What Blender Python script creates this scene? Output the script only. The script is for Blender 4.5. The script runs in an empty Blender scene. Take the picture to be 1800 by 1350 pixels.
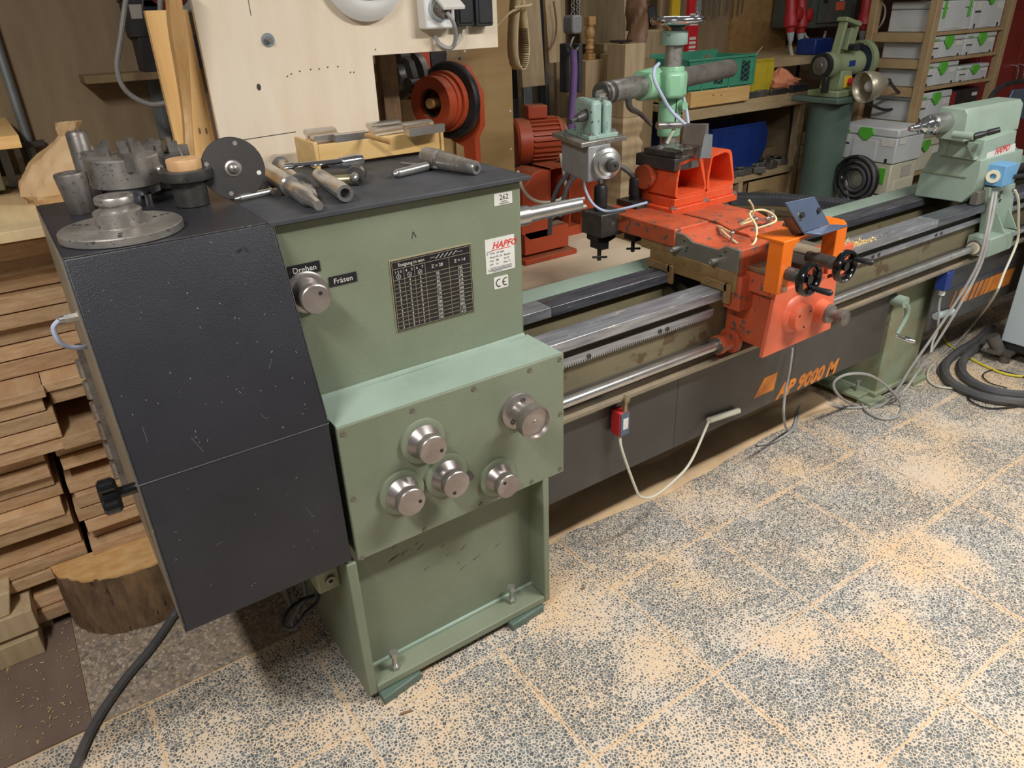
import bpy, bmesh, math, random
from mathutils import Vector as V, Matrix
R_ = random.Random(7)
SC = bpy.context.scene; COL = SC.collection
# ------------------------------------------------------------- camera
F_PX = 1279.2; CAM = V((0, 0, 1.65))
_y, _p, _r = math.radians(33.813), math.radians(27.237), math.radians(2.064)
_f = V((math.sin(_y)*math.cos(_p), math.cos(_y)*math.cos(_p), -math.sin(_p)))
_a = V((math.cos(_y), -math.sin(_y), 0)); _b = _f.cross(_a)
RIGHT = _a*math.cos(_r)+_b*math.sin(_r); DOWN = -_a*math.sin(_r)+_b*math.cos(_r)
cd = bpy.data.cameras.new('camera'); cam = bpy.data.objects.new('camera', cd); COL.objects.link(cam)
cd.sensor_width = 36; cd.lens = F_PX/1800*36; cd.clip_start = .02
mw = Matrix((RIGHT, -DOWN, -_f)).transposed().to_4x4(); mw.translation = CAM; cam.matrix_world = mw
SC.camera = cam
# ------------------------------------------------------------- world, lamps, exposure
w = bpy.data.worlds.new('workshop'); SC.world = w; w.use_nodes = True
w.node_tree.nodes['Background'].inputs[0].default_value = (.95, .92, .88, 1)
w.node_tree.nodes['Background'].inputs[1].default_value = .115
def lamp(name, loc, sx, sy, e, col=(1, .975, .94)):
    l = bpy.data.lights.new(name, 'AREA'); l.shape = 'RECTANGLE'; l.size = sx; l.size_y = sy; l.energy = e; l.color = col
    o = bpy.data.objects.new(name, l); COL.objects.link(o); o.location = loc; return o
lamp('ceiling_lamp', (2.15, .1, 2.75), 1.2, .16, 84)
lamp('ceiling_lamp', (-.65, .5, 2.7), .16, 1.0, 50)
lamp('ceiling_lamp', (4.3, .3, 2.75), 1.2, .16, 26)
lamp('ceiling_lamp', (3.2, 2.6, 2.9), 1.0, .16, 4.5)
vs = SC.view_settings; vs.view_transform = 'Standard'; vs.look = 'None'; vs.gamma = 1; vs.exposure = .1; vs.use_curve_mapping = False
# ------------------------------------------------------------- helpers
def at(px, py, **k):
    "world point on the plane x=, y= or z= seen at a photo pixel"
    d = RIGHT*((px-900)/F_PX)+DOWN*((py-675)/F_PX)+_f
    (a, v), = k.items(); i = 'xyz'.index(a); t = (v-CAM[i])/d[i]
    return CAM+d*t
def dep(p): return (V(p)-CAM).dot(_f)
def pw(p, n): return n*dep(p)/F_PX      # size in metres of n photo pixels at p
def lin(h):
    h = h.lstrip('#'); c = [int(h[i:i+2], 16)/255 for i in (0, 2, 4)]
    return tuple((x/12.92 if x <= .04045 else ((x+.055)/1.055)**2.4) for x in c)+(1,)
ORG = {}
class MB:
    def __init__(s): s.v = []; s.f = []
    def add(s, vs, fs):
        n = len(s.v); s.v += [V(p) for p in vs]; s.f += [tuple(i+n for i in f) for f in fs]; return s
    def box(s, x0, x1, y0, y1, z0, z1):
        return s.add([(x, y, z) for z in (z0, z1) for y in (y0, y1) for x in (x0, x1)],
                     [(0, 2, 3, 1), (4, 5, 7, 6), (0, 1, 5, 4), (2, 6, 7, 3), (0, 4, 6, 2), (1, 3, 7, 5)])
    def obox(s, c, sz, rot=(0, 0, 0)):
        n = len(s.v); s.box(*[k for d in sz for k in (-d/2, d/2)]); m = Matrix.Rotation(rot[2], 3, 'Z') @ Matrix.Rotation(rot[1], 3, 'Y') @ Matrix.Rotation(rot[0], 3, 'X')
        for i in range(n, len(s.v)): s.v[i] = m @ s.v[i]+V(c)
        return s
    def slab(s, pts, off):
        "polygon of 3-d points given thickness by vector off"
        n = len(pts); off = V(off)
        return s.add([V(p) for p in pts]+[V(p)+off for p in pts], [tuple(range(n)), tuple(range(2*n-1, n-1, -1))]+[(i, (i+1) % n, n+(i+1) % n, n+i) for i in range(n)])
    def prism(s, poly, ax, a, b):
        def mk(p, t): return {'x': (t, p[0], p[1]), 'y': (p[0], t, p[1]), 'z': (p[0], p[1], t)}[ax]
        return s.slab([mk(p, a) for p in poly], V(mk((0, 0), b))-V(mk((0, 0), a)))
    def lathe(s, p0, d, prof, n=28, cap=True):
        d = V(d).normalized(); u = d.orthogonal().normalized(); w2 = d.cross(u); p0 = V(p0); b = len(s.v)
        for t, r in prof:
            for i in range(n):
                a = 2*math.pi*i/n; s.v.append(p0+d*t+(u*math.cos(a)+w2*math.sin(a))*r)
        for k in range(len(prof)-1):
            for i in range(n):
                j = (i+1) % n; s.f.append((b+k*n+i, b+k*n+j, b+(k+1)*n+j, b+(k+1)*n+i))
        if cap:
            s.f.append(tuple(b+i for i in range(n))); e = b+(len(prof)-1)*n; s.f.append(tuple(e+n-1-i for i in range(n)))
        return s
    def cyl(s, a, b, r, r2=None, n=20):
        a = V(a); b = V(b); return s.lathe(a, b-a, [(0, r), ((b-a).length, r if r2 is None else r2)], n)
    def hexa(s, a, b, r): return s.cyl(a, b, r, n=6)
    def ring(s, p0, d, ro, ri, h, n=32):
        return s.lathe(p0, d, [(0, ri), (0, ro), (h, ro), (h, ri), (0, ri)], n, cap=False)
    def torus(s, c, d, R, r, n=40, m=10):
        d = V(d).normalized(); u = d.orthogonal().normalized(); w2 = d.cross(u); c = V(c); b = len(s.v)
        for i in range(n):
            a = 2*math.pi*i/n; e = u*math.cos(a)+w2*math.sin(a)
            for k in range(m):
                q = 2*math.pi*k/m; s.v.append(c+e*(R+r*math.cos(q))+d*(r*math.sin(q)))
        for i in range(n):
            for k in range(m):
                s.f.append((b+i*m+k, b+i*m+(k+1) % m, b+((i+1) % n)*m+(k+1) % m, b+((i+1) % n)*m+k))
        return s
    def ball(s, c, r, sx=(1, 1, 1), n=16):
        b = len(s.v); c = V(c); m = n//2
        for k in range(1, m):
            t = math.pi*k/m
            for i in range(n):
                a = 2*math.pi*i/n; s.v.append(c+V((math.sin(t)*math.cos(a)*sx[0], math.sin(t)*math.sin(a)*sx[1], math.cos(t)*sx[2]))*r)
        s.v += [c+V((0, 0, r*sx[2])), c-V((0, 0, r*sx[2]))]; T = len(s.v)-2
        for k in range(m-2):
            for i in range(n): s.f.append((b+k*n+i, b+(k+1)*n+i, b+(k+1)*n+(i+1) % n, b+k*n+(i+1) % n))
        for i in range(n):
            s.f.append((T, b+i, b+(i+1) % n)); s.f.append((T+1, b+(m-2)*n+(i+1) % n, b+(m-2)*n+i))
        return s
    def tube(s, pts, r, n=8, sub=6, closed=False):
        pts = [V(p) for p in pts]; P = []
        if sub > 1 and len(pts) > 2:
            q = [pts[0]*2-pts[1]]+pts+[pts[-1]*2-pts[-2]]
            for i in range(1, len(q)-2):
                for k in range(sub):
                    t = k/sub; a, b2, c, d = q[i-1:i+3]
                    P.append(.5*((2*b2)+(c-a)*t+(2*a-5*b2+4*c-d)*t*t+(3*b2-a-3*c+d)*t**3))
            P.append(pts[-1])
        else: P = pts
        b = len(s.v); u = None
        for i, p in enumerate(P):
            d = (P[min(i+1, len(P)-1)]-P[max(i-1, 0)]).normalized()
            u = d.orthogonal().normalized() if u is None else (u-d*u.dot(d)).normalized(); w2 = d.cross(u)
            rr = r(i/(len(P)-1)) if callable(r) else r
            for k in range(n):
                a = 2*math.pi*k/n; s.v.append(p+(u*math.cos(a)+w2*math.sin(a))*rr)
        for i in range(len(P)-1):
            for k in range(n): s.f.append((b+i*n+k, b+i*n+(k+1) % n, b+(i+1)*n+(k+1) % n, b+(i+1)*n+k))
        s.f.append(tuple(b+k for k in range(n))[::-1]); e = b+(len(P)-1)*n; s.f.append(tuple(e+k for k in range(n)))
        return s
    def text(s, t, size, o, xd=(1, 0, 0), yd=(0, 0, 1), align='LEFT', shear=0, bold=0):
        c = bpy.data.curves.new('t', 'FONT'); c.body = t; c.size = size; c.align_x = align; c.shear = shear; c.resolution_u = 2; c.offset = bold
        ob = bpy.data.objects.new('t', c); me = bpy.data.meshes.new_from_object(ob)
        xd = V(xd).normalized(); yd = V(yd).normalized(); o = V(o)
        s.add([o+xd*v.co.x+yd*v.co.y for v in me.vertices], [tuple(p.vertices) for p in me.polygons])
        bpy.data.objects.remove(ob); bpy.data.curves.remove(c); bpy.data.meshes.remove(me); return s
    def mesh(s, name, mat, org=(0, 0, 0), smooth=True, recalc=True):
        me = bpy.data.meshes.new(name); o = V(org); me.from_pydata([v-o for v in s.v], [], s.f)
        if recalc:
            bm = bmesh.new(); bm.from_mesh(me); bmesh.ops.recalc_face_normals(bm, faces=bm.faces); bm.to_mesh(me); bm.free()
        me.materials.append(MT[mat])
        if smooth:
            me.polygons.foreach_set('use_smooth', [True]*len(me.polygons)); me.set_sharp_from_angle(angle=math.radians(38))
        return me
    def build(s, name, mat, parent=None, bevel=0, smooth=True, label=None, recalc=True):
        if parent is None:
            c = sum(s.v, V())/len(s.v); org = V((c.x, c.y, min(v.z for v in s.v)))
        else: org = ORG[parent.name]
        o = bpy.data.objects.new(name, s.mesh(name, mat, org, smooth, recalc)); COL.objects.link(o)
        if parent is None: o.location = org
        else: o.parent = parent
        ORG[o.name] = org
        if bevel:
            m = o.modifiers.new('bevel', 'BEVEL'); m.width = bevel; m.segments = 2; m.limit_method = 'ANGLE'; m.angle_limit = math.radians(40)
        if label: o['label'] = label
        return o
def tag(o, label, cat, group=None):
    o['label'] = label; o['category'] = cat
    if group: o['group'] = group
    return o
def thing(name, label, cat, loc, group=None):
    o = bpy.data.objects.new(name, None); COL.objects.link(o); o.location = loc; o.empty_display_size = .05
    ORG[o.name] = V(loc); return tag(o, label, cat, group)
def struct(o): o['kind'] = 'structure'; return o
def inst(name, me, parent, loc, rot=None):
    o = bpy.data.objects.new(name, me); COL.objects.link(o); o.parent = parent; o.location = V(loc)-ORG[parent.name]
    if rot: o.rotation_euler = rot
    ORG[o.name] = ORG[parent.name]; return o
def rounded(x0, x1, z0, z1, r, n=4):
    out = []
    for cx, cz, a0 in ((x1-r, z1-r, 0), (x0+r, z1-r, 90), (x0+r, z0+r, 180), (x1-r, z0+r, 270)):
        for k in range(n+1):
            a = math.radians(a0+90*k/n); out.append((cx+r*math.cos(a), cz+r*math.sin(a)))
    return out
# ------------------------------------------------------------- materials
MT = {}
def mat(name, c1, c2=None, rough=.5, metal=0, ns=6, lo=.35, hi=.65, st=(1, 1, 1), bump=0, bs=300, chip=None, rnd=0, dust=None, coat=0, bst=None, spec=None):
    m = bpy.data.materials.new(name); m.use_nodes = True; N = m.node_tree.nodes; L = m.node_tree.links; B = N['Principled BSDF']; MT[name] = m
    B.inputs['Roughness'].default_value = rough; B.inputs['Metallic'].default_value = metal; B.inputs['Coat Weight'].default_value = coat
    if spec is not None: B.inputs['Specular IOR Level'].default_value = spec
    tc = N.new('ShaderNodeTexCoord'); mp = N.new('ShaderNodeMapping'); mp.inputs['Scale'].default_value = st; L.new(tc.outputs['Object'], mp.inputs[0])
    src = mp.outputs[0]
    def math_(op, a, b=None):
        n = N.new('ShaderNodeMath'); n.operation = op; n.use_clamp = False
        for i, q in enumerate((a, b)):
            if q is None: continue
            if isinstance(q, (int, float)): n.inputs[i].default_value = q
            else: L.new(q, n.inputs[i])
        return n.outputs[0]
    def noise(scale, vec, det=5, rg=.6):
        n = N.new('ShaderNodeTexNoise'); n.inputs['Scale'].default_value = scale; n.inputs['Detail'].default_value = det; n.inputs['Roughness'].default_value = rg; L.new(vec, n.inputs['Vector']); return n.outputs['Fac']
    def mapr(v, a, b):
        n = N.new('ShaderNodeMapRange'); n.inputs[1].default_value = a; n.inputs[2].default_value = b; L.new(v, n.inputs[0]); return n.outputs[0]
    def mix(f, a, b):
        n = N.new('ShaderNodeMix'); n.data_type = 'RGBA'
        for i, q in ((0, f), (6, a), (7, b)):
            if isinstance(q, (int, float)): n.inputs[i].default_value = q
            elif isinstance(q, tuple): n.inputs[i].default_value = q
            else: L.new(q, n.inputs[i])
        return n.outputs[2]
    oi = N.new('ShaderNodeObjectInfo')
    if rnd:
        vm = N.new('ShaderNodeVectorMath'); vm.operation = 'ADD'; L.new(src, vm.inputs[0]); L.new(math_('MULTIPLY', oi.outputs['Random'], 37.), vm.inputs[1]); src = vm.outputs[0]
    col = lin(c1)
    if c2: col = mix(mapr(noise(ns, src), lo, hi), lin(c1), lin(c2))
    if rnd:
        h = N.new('ShaderNodeHueSaturation'); L.new(mapr(oi.outputs['Random'], 0, 1), h.inputs['Value']); h.inputs['Value'].default_value = 1
        mr = N.new('ShaderNodeMapRange'); L.new(oi.outputs['Random'], mr.inputs[0]); mr.inputs[3].default_value = 1-rnd; mr.inputs[4].default_value = 1+rnd*.45; L.new(mr.outputs[0], h.inputs['Value'])
        if isinstance(col, tuple): h.inputs['Color'].default_value = col
        else: L.new(col, h.inputs['Color'])
        col = h.outputs[0]
    if chip:   # worn spots: (colour, noise scale, threshold[, stretch])
        v2 = tc.outputs['Object']
        if len(chip) > 3:
            q = N.new('ShaderNodeMapping'); q.inputs['Scale'].default_value = chip[3]; L.new(v2, q.inputs[0]); v2 = q.outputs[0]
        f = mapr(noise(chip[1], v2, 6, .65), chip[2], chip[2]+.035); col = mix(f, col, lin(chip[0]))
    if dust:   # settled sawdust: (colour, amount)
        g = N.new('ShaderNodeNewGeometry'); s = N.new('ShaderNodeSeparateXYZ'); L.new(g.outputs['True Normal'], s.inputs[0])
        f = math_('MULTIPLY', mapr(s.outputs[2], .5, .95), math_('MULTIPLY', mapr(noise(9, tc.outputs['Object']), .3, .7), dust[1]))
        col = mix(f, col, lin(dust[0]))
    if isinstance(col, tuple): B.inputs['Base Color'].default_value = col
    else: L.new(col, B.inputs['Base Color'])
    if metal and c2: L.new(mapr(noise(ns*3, src), .2, .8), N.new('ShaderNodeMath').inputs[0])
    if bump:
        v3 = src
        if bst:
            q = N.new('ShaderNodeMapping'); q.inputs['Scale'].default_value = bst; L.new(tc.outputs['Object'], q.inputs[0]); v3 = q.outputs[0]
        b = N.new('ShaderNodeBump'); b.inputs['Strength'].default_value = bump; b.inputs['Distance'].default_value = .002; L.new(noise(bs, v3, 3), b.inputs['Height']); L.new(b.outputs[0], B.inputs['Normal'])
    return m
mat('green', '#828a75', '#767e68', .45, ns=3, bump=.3, bs=260, chip=('#5f5f4c', 60, .70))
mat('green_light', '#98aa9c', '#8a9c8d', .42, ns=5, bump=.15, bs=200, chip=('#4c5148', 60, .72))
mat('green_dirty', '#8d9a80', '#8a7c5c', .55, ns=5, lo=.4, hi=.75, bump=.15, chip=('#6b5f45', 7, .66))
mat('mint', '#8fc09c', '#7fb08c', .38, ns=5, chip=('#5d6b55', 30, .72))
mat('pale_mint', '#97b0a6', '#869e94', .45, ns=8, chip=('#2d322c', 45, .6))
mat('black_paint', '#2c2c32', '#232328', .42, ns=4, bump=.45, bs=330, chip=('#5d605e', 55, .715))
mat('rubber', '#34363c', '#45474b', .62, ns=9, bump=.2, bs=400, chip=('#8c8a82', 45, .74))
mat('black', '#1b1b1d', '#29292b', .45, ns=20)
mat('black_gloss', '#101012', None, .18, coat=.4)
mat('dark_steel', '#62605d', '#494744', .42, .6, ns=14, chip=('#8c8882', 30, .66))
mat('steel', '#c6c5c2', '#aeaca8', .28, .85, ns=10, chip=('#78746e', 30, .7))
mat('worn_steel', '#b6b2ac', '#918b84', .36, .7, ns=12, chip=('#6e6862', 110, .6))
mat('cast', '#8c8782', '#6a645f', .42, .6, ns=16, chip=('#57514c', 120, .6))
mat('knob_steel', '#b3aca9', '#9a908c', .33, .8, ns=14)
mat('dusty_steel', '#a59c8c', '#8f8778', .5, .55, ns=8, dust=('#c9b08c', .7))
mat('chrome', '#d4d6da', None, .12, 1)
mat('rail', '#b2b4ba', '#85878e', .32, .55, ns=7, st=(1, 12, 12), chip=('#d0ccc0', 9, .62, (1, 5, 5)))
mat('rail_dark', '#74767e', '#54555d', .34, .55, ns=7, st=(1, 10, 10), chip=('#aaa69b', 14, .66, (1, 5, 5)))
mat('bed', '#7f765c', '#706850', .5, ns=4, st=(1, 1, 3), chip=('#5f5038', 8, .6), dust=('#9d8058', .6))
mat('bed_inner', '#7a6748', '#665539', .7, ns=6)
mat('cover', '#4c4946', '#5d5a57', .38, .3, ns=3, lo=.4, hi=.8, chip=('#8b8478', 6, .67))
mat('brass_edge', '#b3aa86', '#8f8668', .35, .7, ns=14)
mat('orange', '#e25a31', '#d24e27', .42, ns=6, chip=('#98857a', 55, .62))
mat('orange_worn', '#c55a37', '#a84c2e', .5, ns=6, chip=('#5e534c', 34, .57))
mat('orange_red', '#dd6f4f', '#d46344', .42, ns=5, chip=('#b98673', 40, .64))
mat('orange_bright', '#e8761e', '#e06c16', .32, ns=5)
mat('orange_dusty', '#b94c29', '#a54223', .5, ns=6, dust=('#94694a', .9))
mat('mach_grey', '#7d7a74', '#8c8478', .42, .55, ns=9, chip=('#a88a62', 10, .62))
mat('brown_dust', '#8f7248', '#7b5f38', .75, ns=20, chip=('#4f3d24', 18, .64))
mat('blue_plate', '#5f6d84', '#566379', .3, .35, ns=5)
mat('blue_box', '#6fa6cf', '#659cc5', .45, ns=8)
mat('white', '#e9e9e6', None, .45)
mat('sticker', '#e0dfd9', '#d4d2ca', .45, ns=12)
mat('cream', '#d9d3bd', None, .5)
mat('plate_black', '#1c1c20', '#26262a', .25, ns=14, chip=('#4b4a46', 30, .74))
mat('gold_line', '#a39a7c', None, .5)
mat('red_print', '#d8403c', None, .5)
mat('ink', '#24242a', None, .6)
mat('grey_print', '#8f949c', None, .6)
mat('orange_print', '#e08a34', '#b86a2a', .5, ns=14)
mat('cable_grey', '#a5a4a2', '#969490', .5, ns=20)
mat('cable_light', '#c9c6b4', None, .5)
mat('cable_blue', '#b4bfd6', None, .4)
mat('hose', '#4a4a4e', '#5a5856', .55, ns=12)
mat('yellow_cable', '#d8c83c', None, .5)
mat('beige_hose', '#e2d6a8', None, .4)
mat('ply', '#ecdec9', '#e0cdb1', .6, ns=3.5, st=(3, 3, .55), lo=.3, hi=.7, bump=.12, bs=90, bst=(3, 3, .3), chip=('#b89a74', 14, .72, (1, 1, .4)))
mat('ply_wall', '#9d886c', '#8c765a', .65, ns=3.5, st=(3, 3, .6), bump=.12, bs=90, chip=('#5e4b34', 13, .70))
mat('ply_brown', '#a98b5c', '#97784a', .5, ns=3, st=(.6, 3, 3), chip=('#7f6440', 12, .74))
mat('ply_deck', '#e2d2b8', '#d5c0a0', .65, ns=2.5, st=(.6, 3, 3), chip=('#b9a07c', 18, .72))
mat('pine', '#e6bd80', '#d8a765', .5, ns=6, st=(6, 6, .45), lo=.35, hi=.7, bump=.05, bs=60)
mat('pine_x', '#e2bc80', '#d3a462', .5, ns=7, st=(.5, 7, 7), lo=.35, hi=.7)
mat('tool_box_wood', '#dfbd82', '#d2ab6a', .42, ns=6, st=(.6, 6, 6))
mat('beech', '#d3ab7e', '#c69a6b', .5, ns=9, st=(4, 4, .8), bump=.1, bs=120)
mat('turned', '#c39a66', '#b0864f', .5, ns=8, st=(5, 5, .7))
mat('walnut', '#8a6a50', '#7a5a42', .5, ns=8, st=(5, 5, .8))
mat('timber', '#c4ae8c', '#b39a74', .6, ns=6, st=(6, 6, .5), rnd=.12)
mat('timber_dark', '#95805f', '#84704e', .65, ns=6, st=(6, 6, .5), rnd=.2)
mat('board', '#dcba92', '#b98f64', .7, ns=15, st=(1.2, .3, 6), lo=.3, hi=.75, bump=.6, bs=140, bst=(1, .5, 3), rnd=.3)
mat('board_top', '#e2ca9f', '#d6ba8a', .65, ns=7, st=(4, .4, 1), bump=.15, bs=160, rnd=.08)
mat('bench_wood', '#c6b08c', '#b59b74', .6, ns=5, st=(.8, 5, 5), rnd=.1)
mat('shelf_wood', '#b39a74', '#a48862', .6, ns=5, st=(2, 2, 2), rnd=.1)
mat('osb', '#b08d5c', '#9c7746', .65, ns=16, lo=.3, hi=.7, chip=('#866238', 22, .64))
mat('bark', '#86694c', '#5e4a36', .9, ns=22, st=(1.5, 1.5, .5), bump=1, bs=34, bst=(1.6, 1.6, .35), chip=('#3b2d20', 30, .6, (1.4, 1.4, .3)))
mat('log_top', '#dcb67e', '#c99a5f', .6, ns=10, st=(2, 4, 1))
mat('paper', '#c7a982', '#b8976c', .6, ns=6, bump=.8, bs=26)
mat('card', '#c0a274', '#b49668', .7, ns=6)
mat('pebble', '#a79a86', None, .7)
mat('brown_board', '#7d6a5c', '#6d5a4e', .75, ns=7, st=(1, .4, 1), chip=('#c7a070', 34, .66, (1, .5, 1)))
mat('systainer', '#cccfcf', '#c0c3c3', .5, ns=6)
mat('systainer_cream', '#cfcbb4', '#c6c1a8', .5, ns=6)
mat('latch', '#5cb33a', None, .4)
mat('crate', '#4b9c7f', '#418c70', .5, ns=8)
mat('bin_yellow', '#c7b032', '#bba42a', .5, ns=8)
mat('bin_blue', '#1e3880', '#193070', .42, ns=8)
mat('bag_orange', '#e0956e', '#d98360', .6, ns=10)
mat('grinder', '#8f9b78', '#838f6c', .45, ns=8)
mat('grinder_stand', '#5a6d62', '#516459', .42, ns=5, chip=('#3c4a42', 12, .74))
mat('alu_shade', '#c9c0a8', '#b8af98', .38, .6, ns=9)
mat('red_paint', '#8a2a26', '#7d2421', .5, ns=4)
mat('red', '#b02a2c', None, .4)
mat('red_level', '#cf2430', None, .4)
mat('yellow', '#d8b62c', None, .45)
mat('purple', '#7b6096', '#6d5288', .7, ns=20)
mat('hoist_grey', '#98989a', '#88888a', .5, .2, ns=12)
mat('dull_metal', '#7e7a74', '#6b665f', .5, .6, ns=16, rnd=.2)
mat('leather', '#4d443c', '#40382f', .7, ns=14)
mat('red_brown', '#4e2a24', '#42231e', .6, ns=8)
mat('belt', '#cdb892', '#bfa880', .7, ns=30, bump=.2)
mat('belt_tooth', '#6e5a3c', None, .8)
mat('galv', '#9aa2a6', '#8b9397', .45, .6, ns=9)
mat('cabinet_grey', '#b4c2c6', '#abb9bd', .45, ns=4)
mat('box_grey', '#b7b2a6', '#aaa598', .7, ns=8)
mat('carton_dark', '#38363a', '#2d2b30', .55, ns=9)
mat('carton_blue', '#1c2638', None, .45)
mat('glass_grey', '#59605a', '#4c534d', .15, ns=4)
mat('shaving', '#e8cf9c', '#d6b57c', .7, rnd=.2)
mat('sawdust', '#d9bd98', '#cfae84', .9, ns=18, lo=.3, hi=.7)
mat('plaster', '#8a7a62', '#7d6d56', .8, ns=2)
mat('fleck', '#7b7d80', None, .6)
mat('edge_wear', '#3a3b3d', '#4a4c4c', .45, ns=30, chip=('#8d9c8e', 70, .64))
mat('disc_black', '#2c2b2b', '#3a3431', .45, .2, ns=9, chip=('#7d6446', 26, .66))
mat('arbor_steel', '#cfcdc9', '#b9b5b0', .25, .85, ns=14, chip=('#8f8378', 60, .66))
# ------------------------------------------------------------- terrazzo and pebble floor materials
def stone_mat(name, scale, base1, base2, chipa, chipb, thr, var, dustk, rough=.55, bump=.35, grid=None):
    m = bpy.data.materials.new(name); m.use_nodes = True; N = m.node_tree.nodes; L = m.node_tree.links; B = N['Principled BSDF']; MT[name] = m
    g = N.new('ShaderNodeNewGeometry'); pos = g.outputs['Position']
    def vor(feat):
        n = N.new('ShaderNodeTexVoronoi'); n.feature = feat; n.inputs['Scale'].default_value = scale; L.new(wp, n.inputs['Vector']); return n
    def ns(sc, det=4):
        n = N.new('ShaderNodeTexNoise'); n.inputs['Scale'].default_value = sc; n.inputs['Detail'].default_value = det; L.new(pos, n.inputs['Vector']); return n
    nz = ns(90, 2); va = N.new('ShaderNodeVectorMath'); va.operation = 'SCALE'; L.new(nz.outputs['Color'], va.inputs[0]); va.inputs['Scale'].default_value = .009
    vb = N.new('ShaderNodeVectorMath'); L.new(pos, vb.inputs[0]); L.new(va.outputs[0], vb.inputs[1]); wp = vb.outputs[0]
    e = vor('DISTANCE_TO_EDGE'); c = vor('F1'); sp = N.new('ShaderNodeSeparateColor'); L.new(c.outputs['Color'], sp.inputs[0])
    def mt(op, a, b):
        n = N.new('ShaderNodeMath'); n.operation = op
        for i, q in enumerate((a, b)):
            if isinstance(q, (int, float)): n.inputs[i].default_value = q
            else: L.new(q, n.inputs[i])
        return n.outputs[0]
    def mr(v, a, b, c0=0, c1=1):
        n = N.new('ShaderNodeMapRange'); L.new(v, n.inputs[0]); n.inputs[1].default_value = a; n.inputs[2].default_value = b; n.inputs[3].default_value = c0; n.inputs[4].default_value = c1; return n.outputs[0]
    def mix(f, a, b):
        n = N.new('ShaderNodeMix'); n.data_type = 'RGBA'; L.new(f, n.inputs[0])
        for i, q in ((6, a), (7, b)):
            if isinstance(q, tuple): n.inputs[i].default_value = q
            else: L.new(q, n.inputs[i])
        return n.outputs[2]
    dust = mr(ns(3.2, 9).outputs['Fac'], .47, .78)
    if grid:
        sx = N.new('ShaderNodeSeparateXYZ'); L.new(pos, sx.inputs[0])
        def line(i, o, w_): return mt('PINGPONG', mt('SUBTRACT', sx.outputs[i], o), w_/2)
        de = mt('ADD', mt('MINIMUM', line(0, grid[0], grid[2]), line(1, grid[1], grid[3])), mt('MULTIPLY', ns(9, 6).outputs['Fac'], -.034))
        dust = mt('MAXIMUM', dust, mr(de, -.022, -.004, .7, 0))
    t = mt('ADD', mt('ADD', mt('MULTIPLY', sp.outputs[0], var), thr), mt('MULTIPLY', dust, dustk))
    chip = mr(mt('SUBTRACT', e.outputs['Distance'], t), 0, .05)
    base = mix(mt('MULTIPLY', mt('ADD', dust, mr(ns(4, 6).outputs['Fac'], .35, .65)), .6), lin(base1), lin(base2))
    col = mix(chip, base, mix(sp.outputs[1], lin(chipa), lin(chipb)))
    L.new(col, B.inputs['Base Color']); B.inputs['Roughness'].default_value = rough
    b = N.new('ShaderNodeBump'); b.inputs['Strength'].default_value = bump; b.inputs['Distance'].default_value = .002; L.new(mt('ADD', chip, mt('MULTIPLY', ns(350).outputs['Fac'], .6)), b.inputs['Height']); L.new(b.outputs[0], B.inputs['Normal'])
stone_mat('terrazzo', 112, '#d0c5b6', '#ddbd95', '#4a4f50', '#7b8080', .008, .14, .30, grid=(1.665, 1.30, .436, .421))
stone_mat('aggregate', 92, '#8f7d69', '#a08a70', '#6f6a66', '#c4b6a6', .01, .09, .10)
# ------------------------------------------------------------- floor
fl = MB().box(-2, 8, -1.2, 4.2, -.08, -.0016).build('floor', 'sawdust', smooth=False); struct(fl)
GX, GY, TX, TY = 1.665, 1.30, .436, .421
for i in range(-6, 8):
    for j in range(-5, 5):
        x0, y0 = GX+i*TX, GY+j*TY
        if j >= 1 and x0+TX < .48: continue
        tx0 = x0+.002
        dz = R_.uniform(-.0005, .0005)
        MB().box(tx0, x0+TX-.002, y0+.002, y0+TY-.002, -.03, dz).build('tile', 'terrazzo', fl, smooth=False)
struct(MB().box(-.213, .354, 1.725, 4.2, -.03, .0012).build('floor_pebble', 'aggregate', smooth=False))
struct(MB().box(-2, -.215, 1.725, 4.2, -.03, .004).build('floor_board', 'brown_board', smooth=False))
# ------------------------------------------------------------- walls
struct(MB().box(-1.6, .95, 3.04, 3.1, 0, 3.2).build('wall_back_left', 'plaster', smooth=False))
struct(MB().box(.9, 8.2, 4.0, 4.06, 0, 3.2).build('wall_back', 'ply_wall', smooth=False))
struct(MB().box(8.1, 8.16, -1, 4.05, 0, 3.2).build('wall_right', 'plaster', smooth=False))
wl = struct(MB().box(.125, .95, 3.02, 3.035, .6, 2.9).build('wall_panel', 'ply_wall', smooth=False))
MB().box(.02, .123, 3.0, 3.035, .3, 2.9).build('post', 'timber_dark', wl, .004)
p = at(60, 300, y=2.99)
pp = thing('conduit_pipe', 'grey upright conduit pipe clipped beside the left plywood wall', 'pipe', (.1, 2.985, .3))
MB().cyl((.105, 2.985, .3), (.105, 2.985, 2.9), .014).build('pipe', 'galv', pp)
MB().box(.08, .15, 2.968, 3.0, 1.295, 1.312).build('clip', 'dark_steel', pp)
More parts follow.
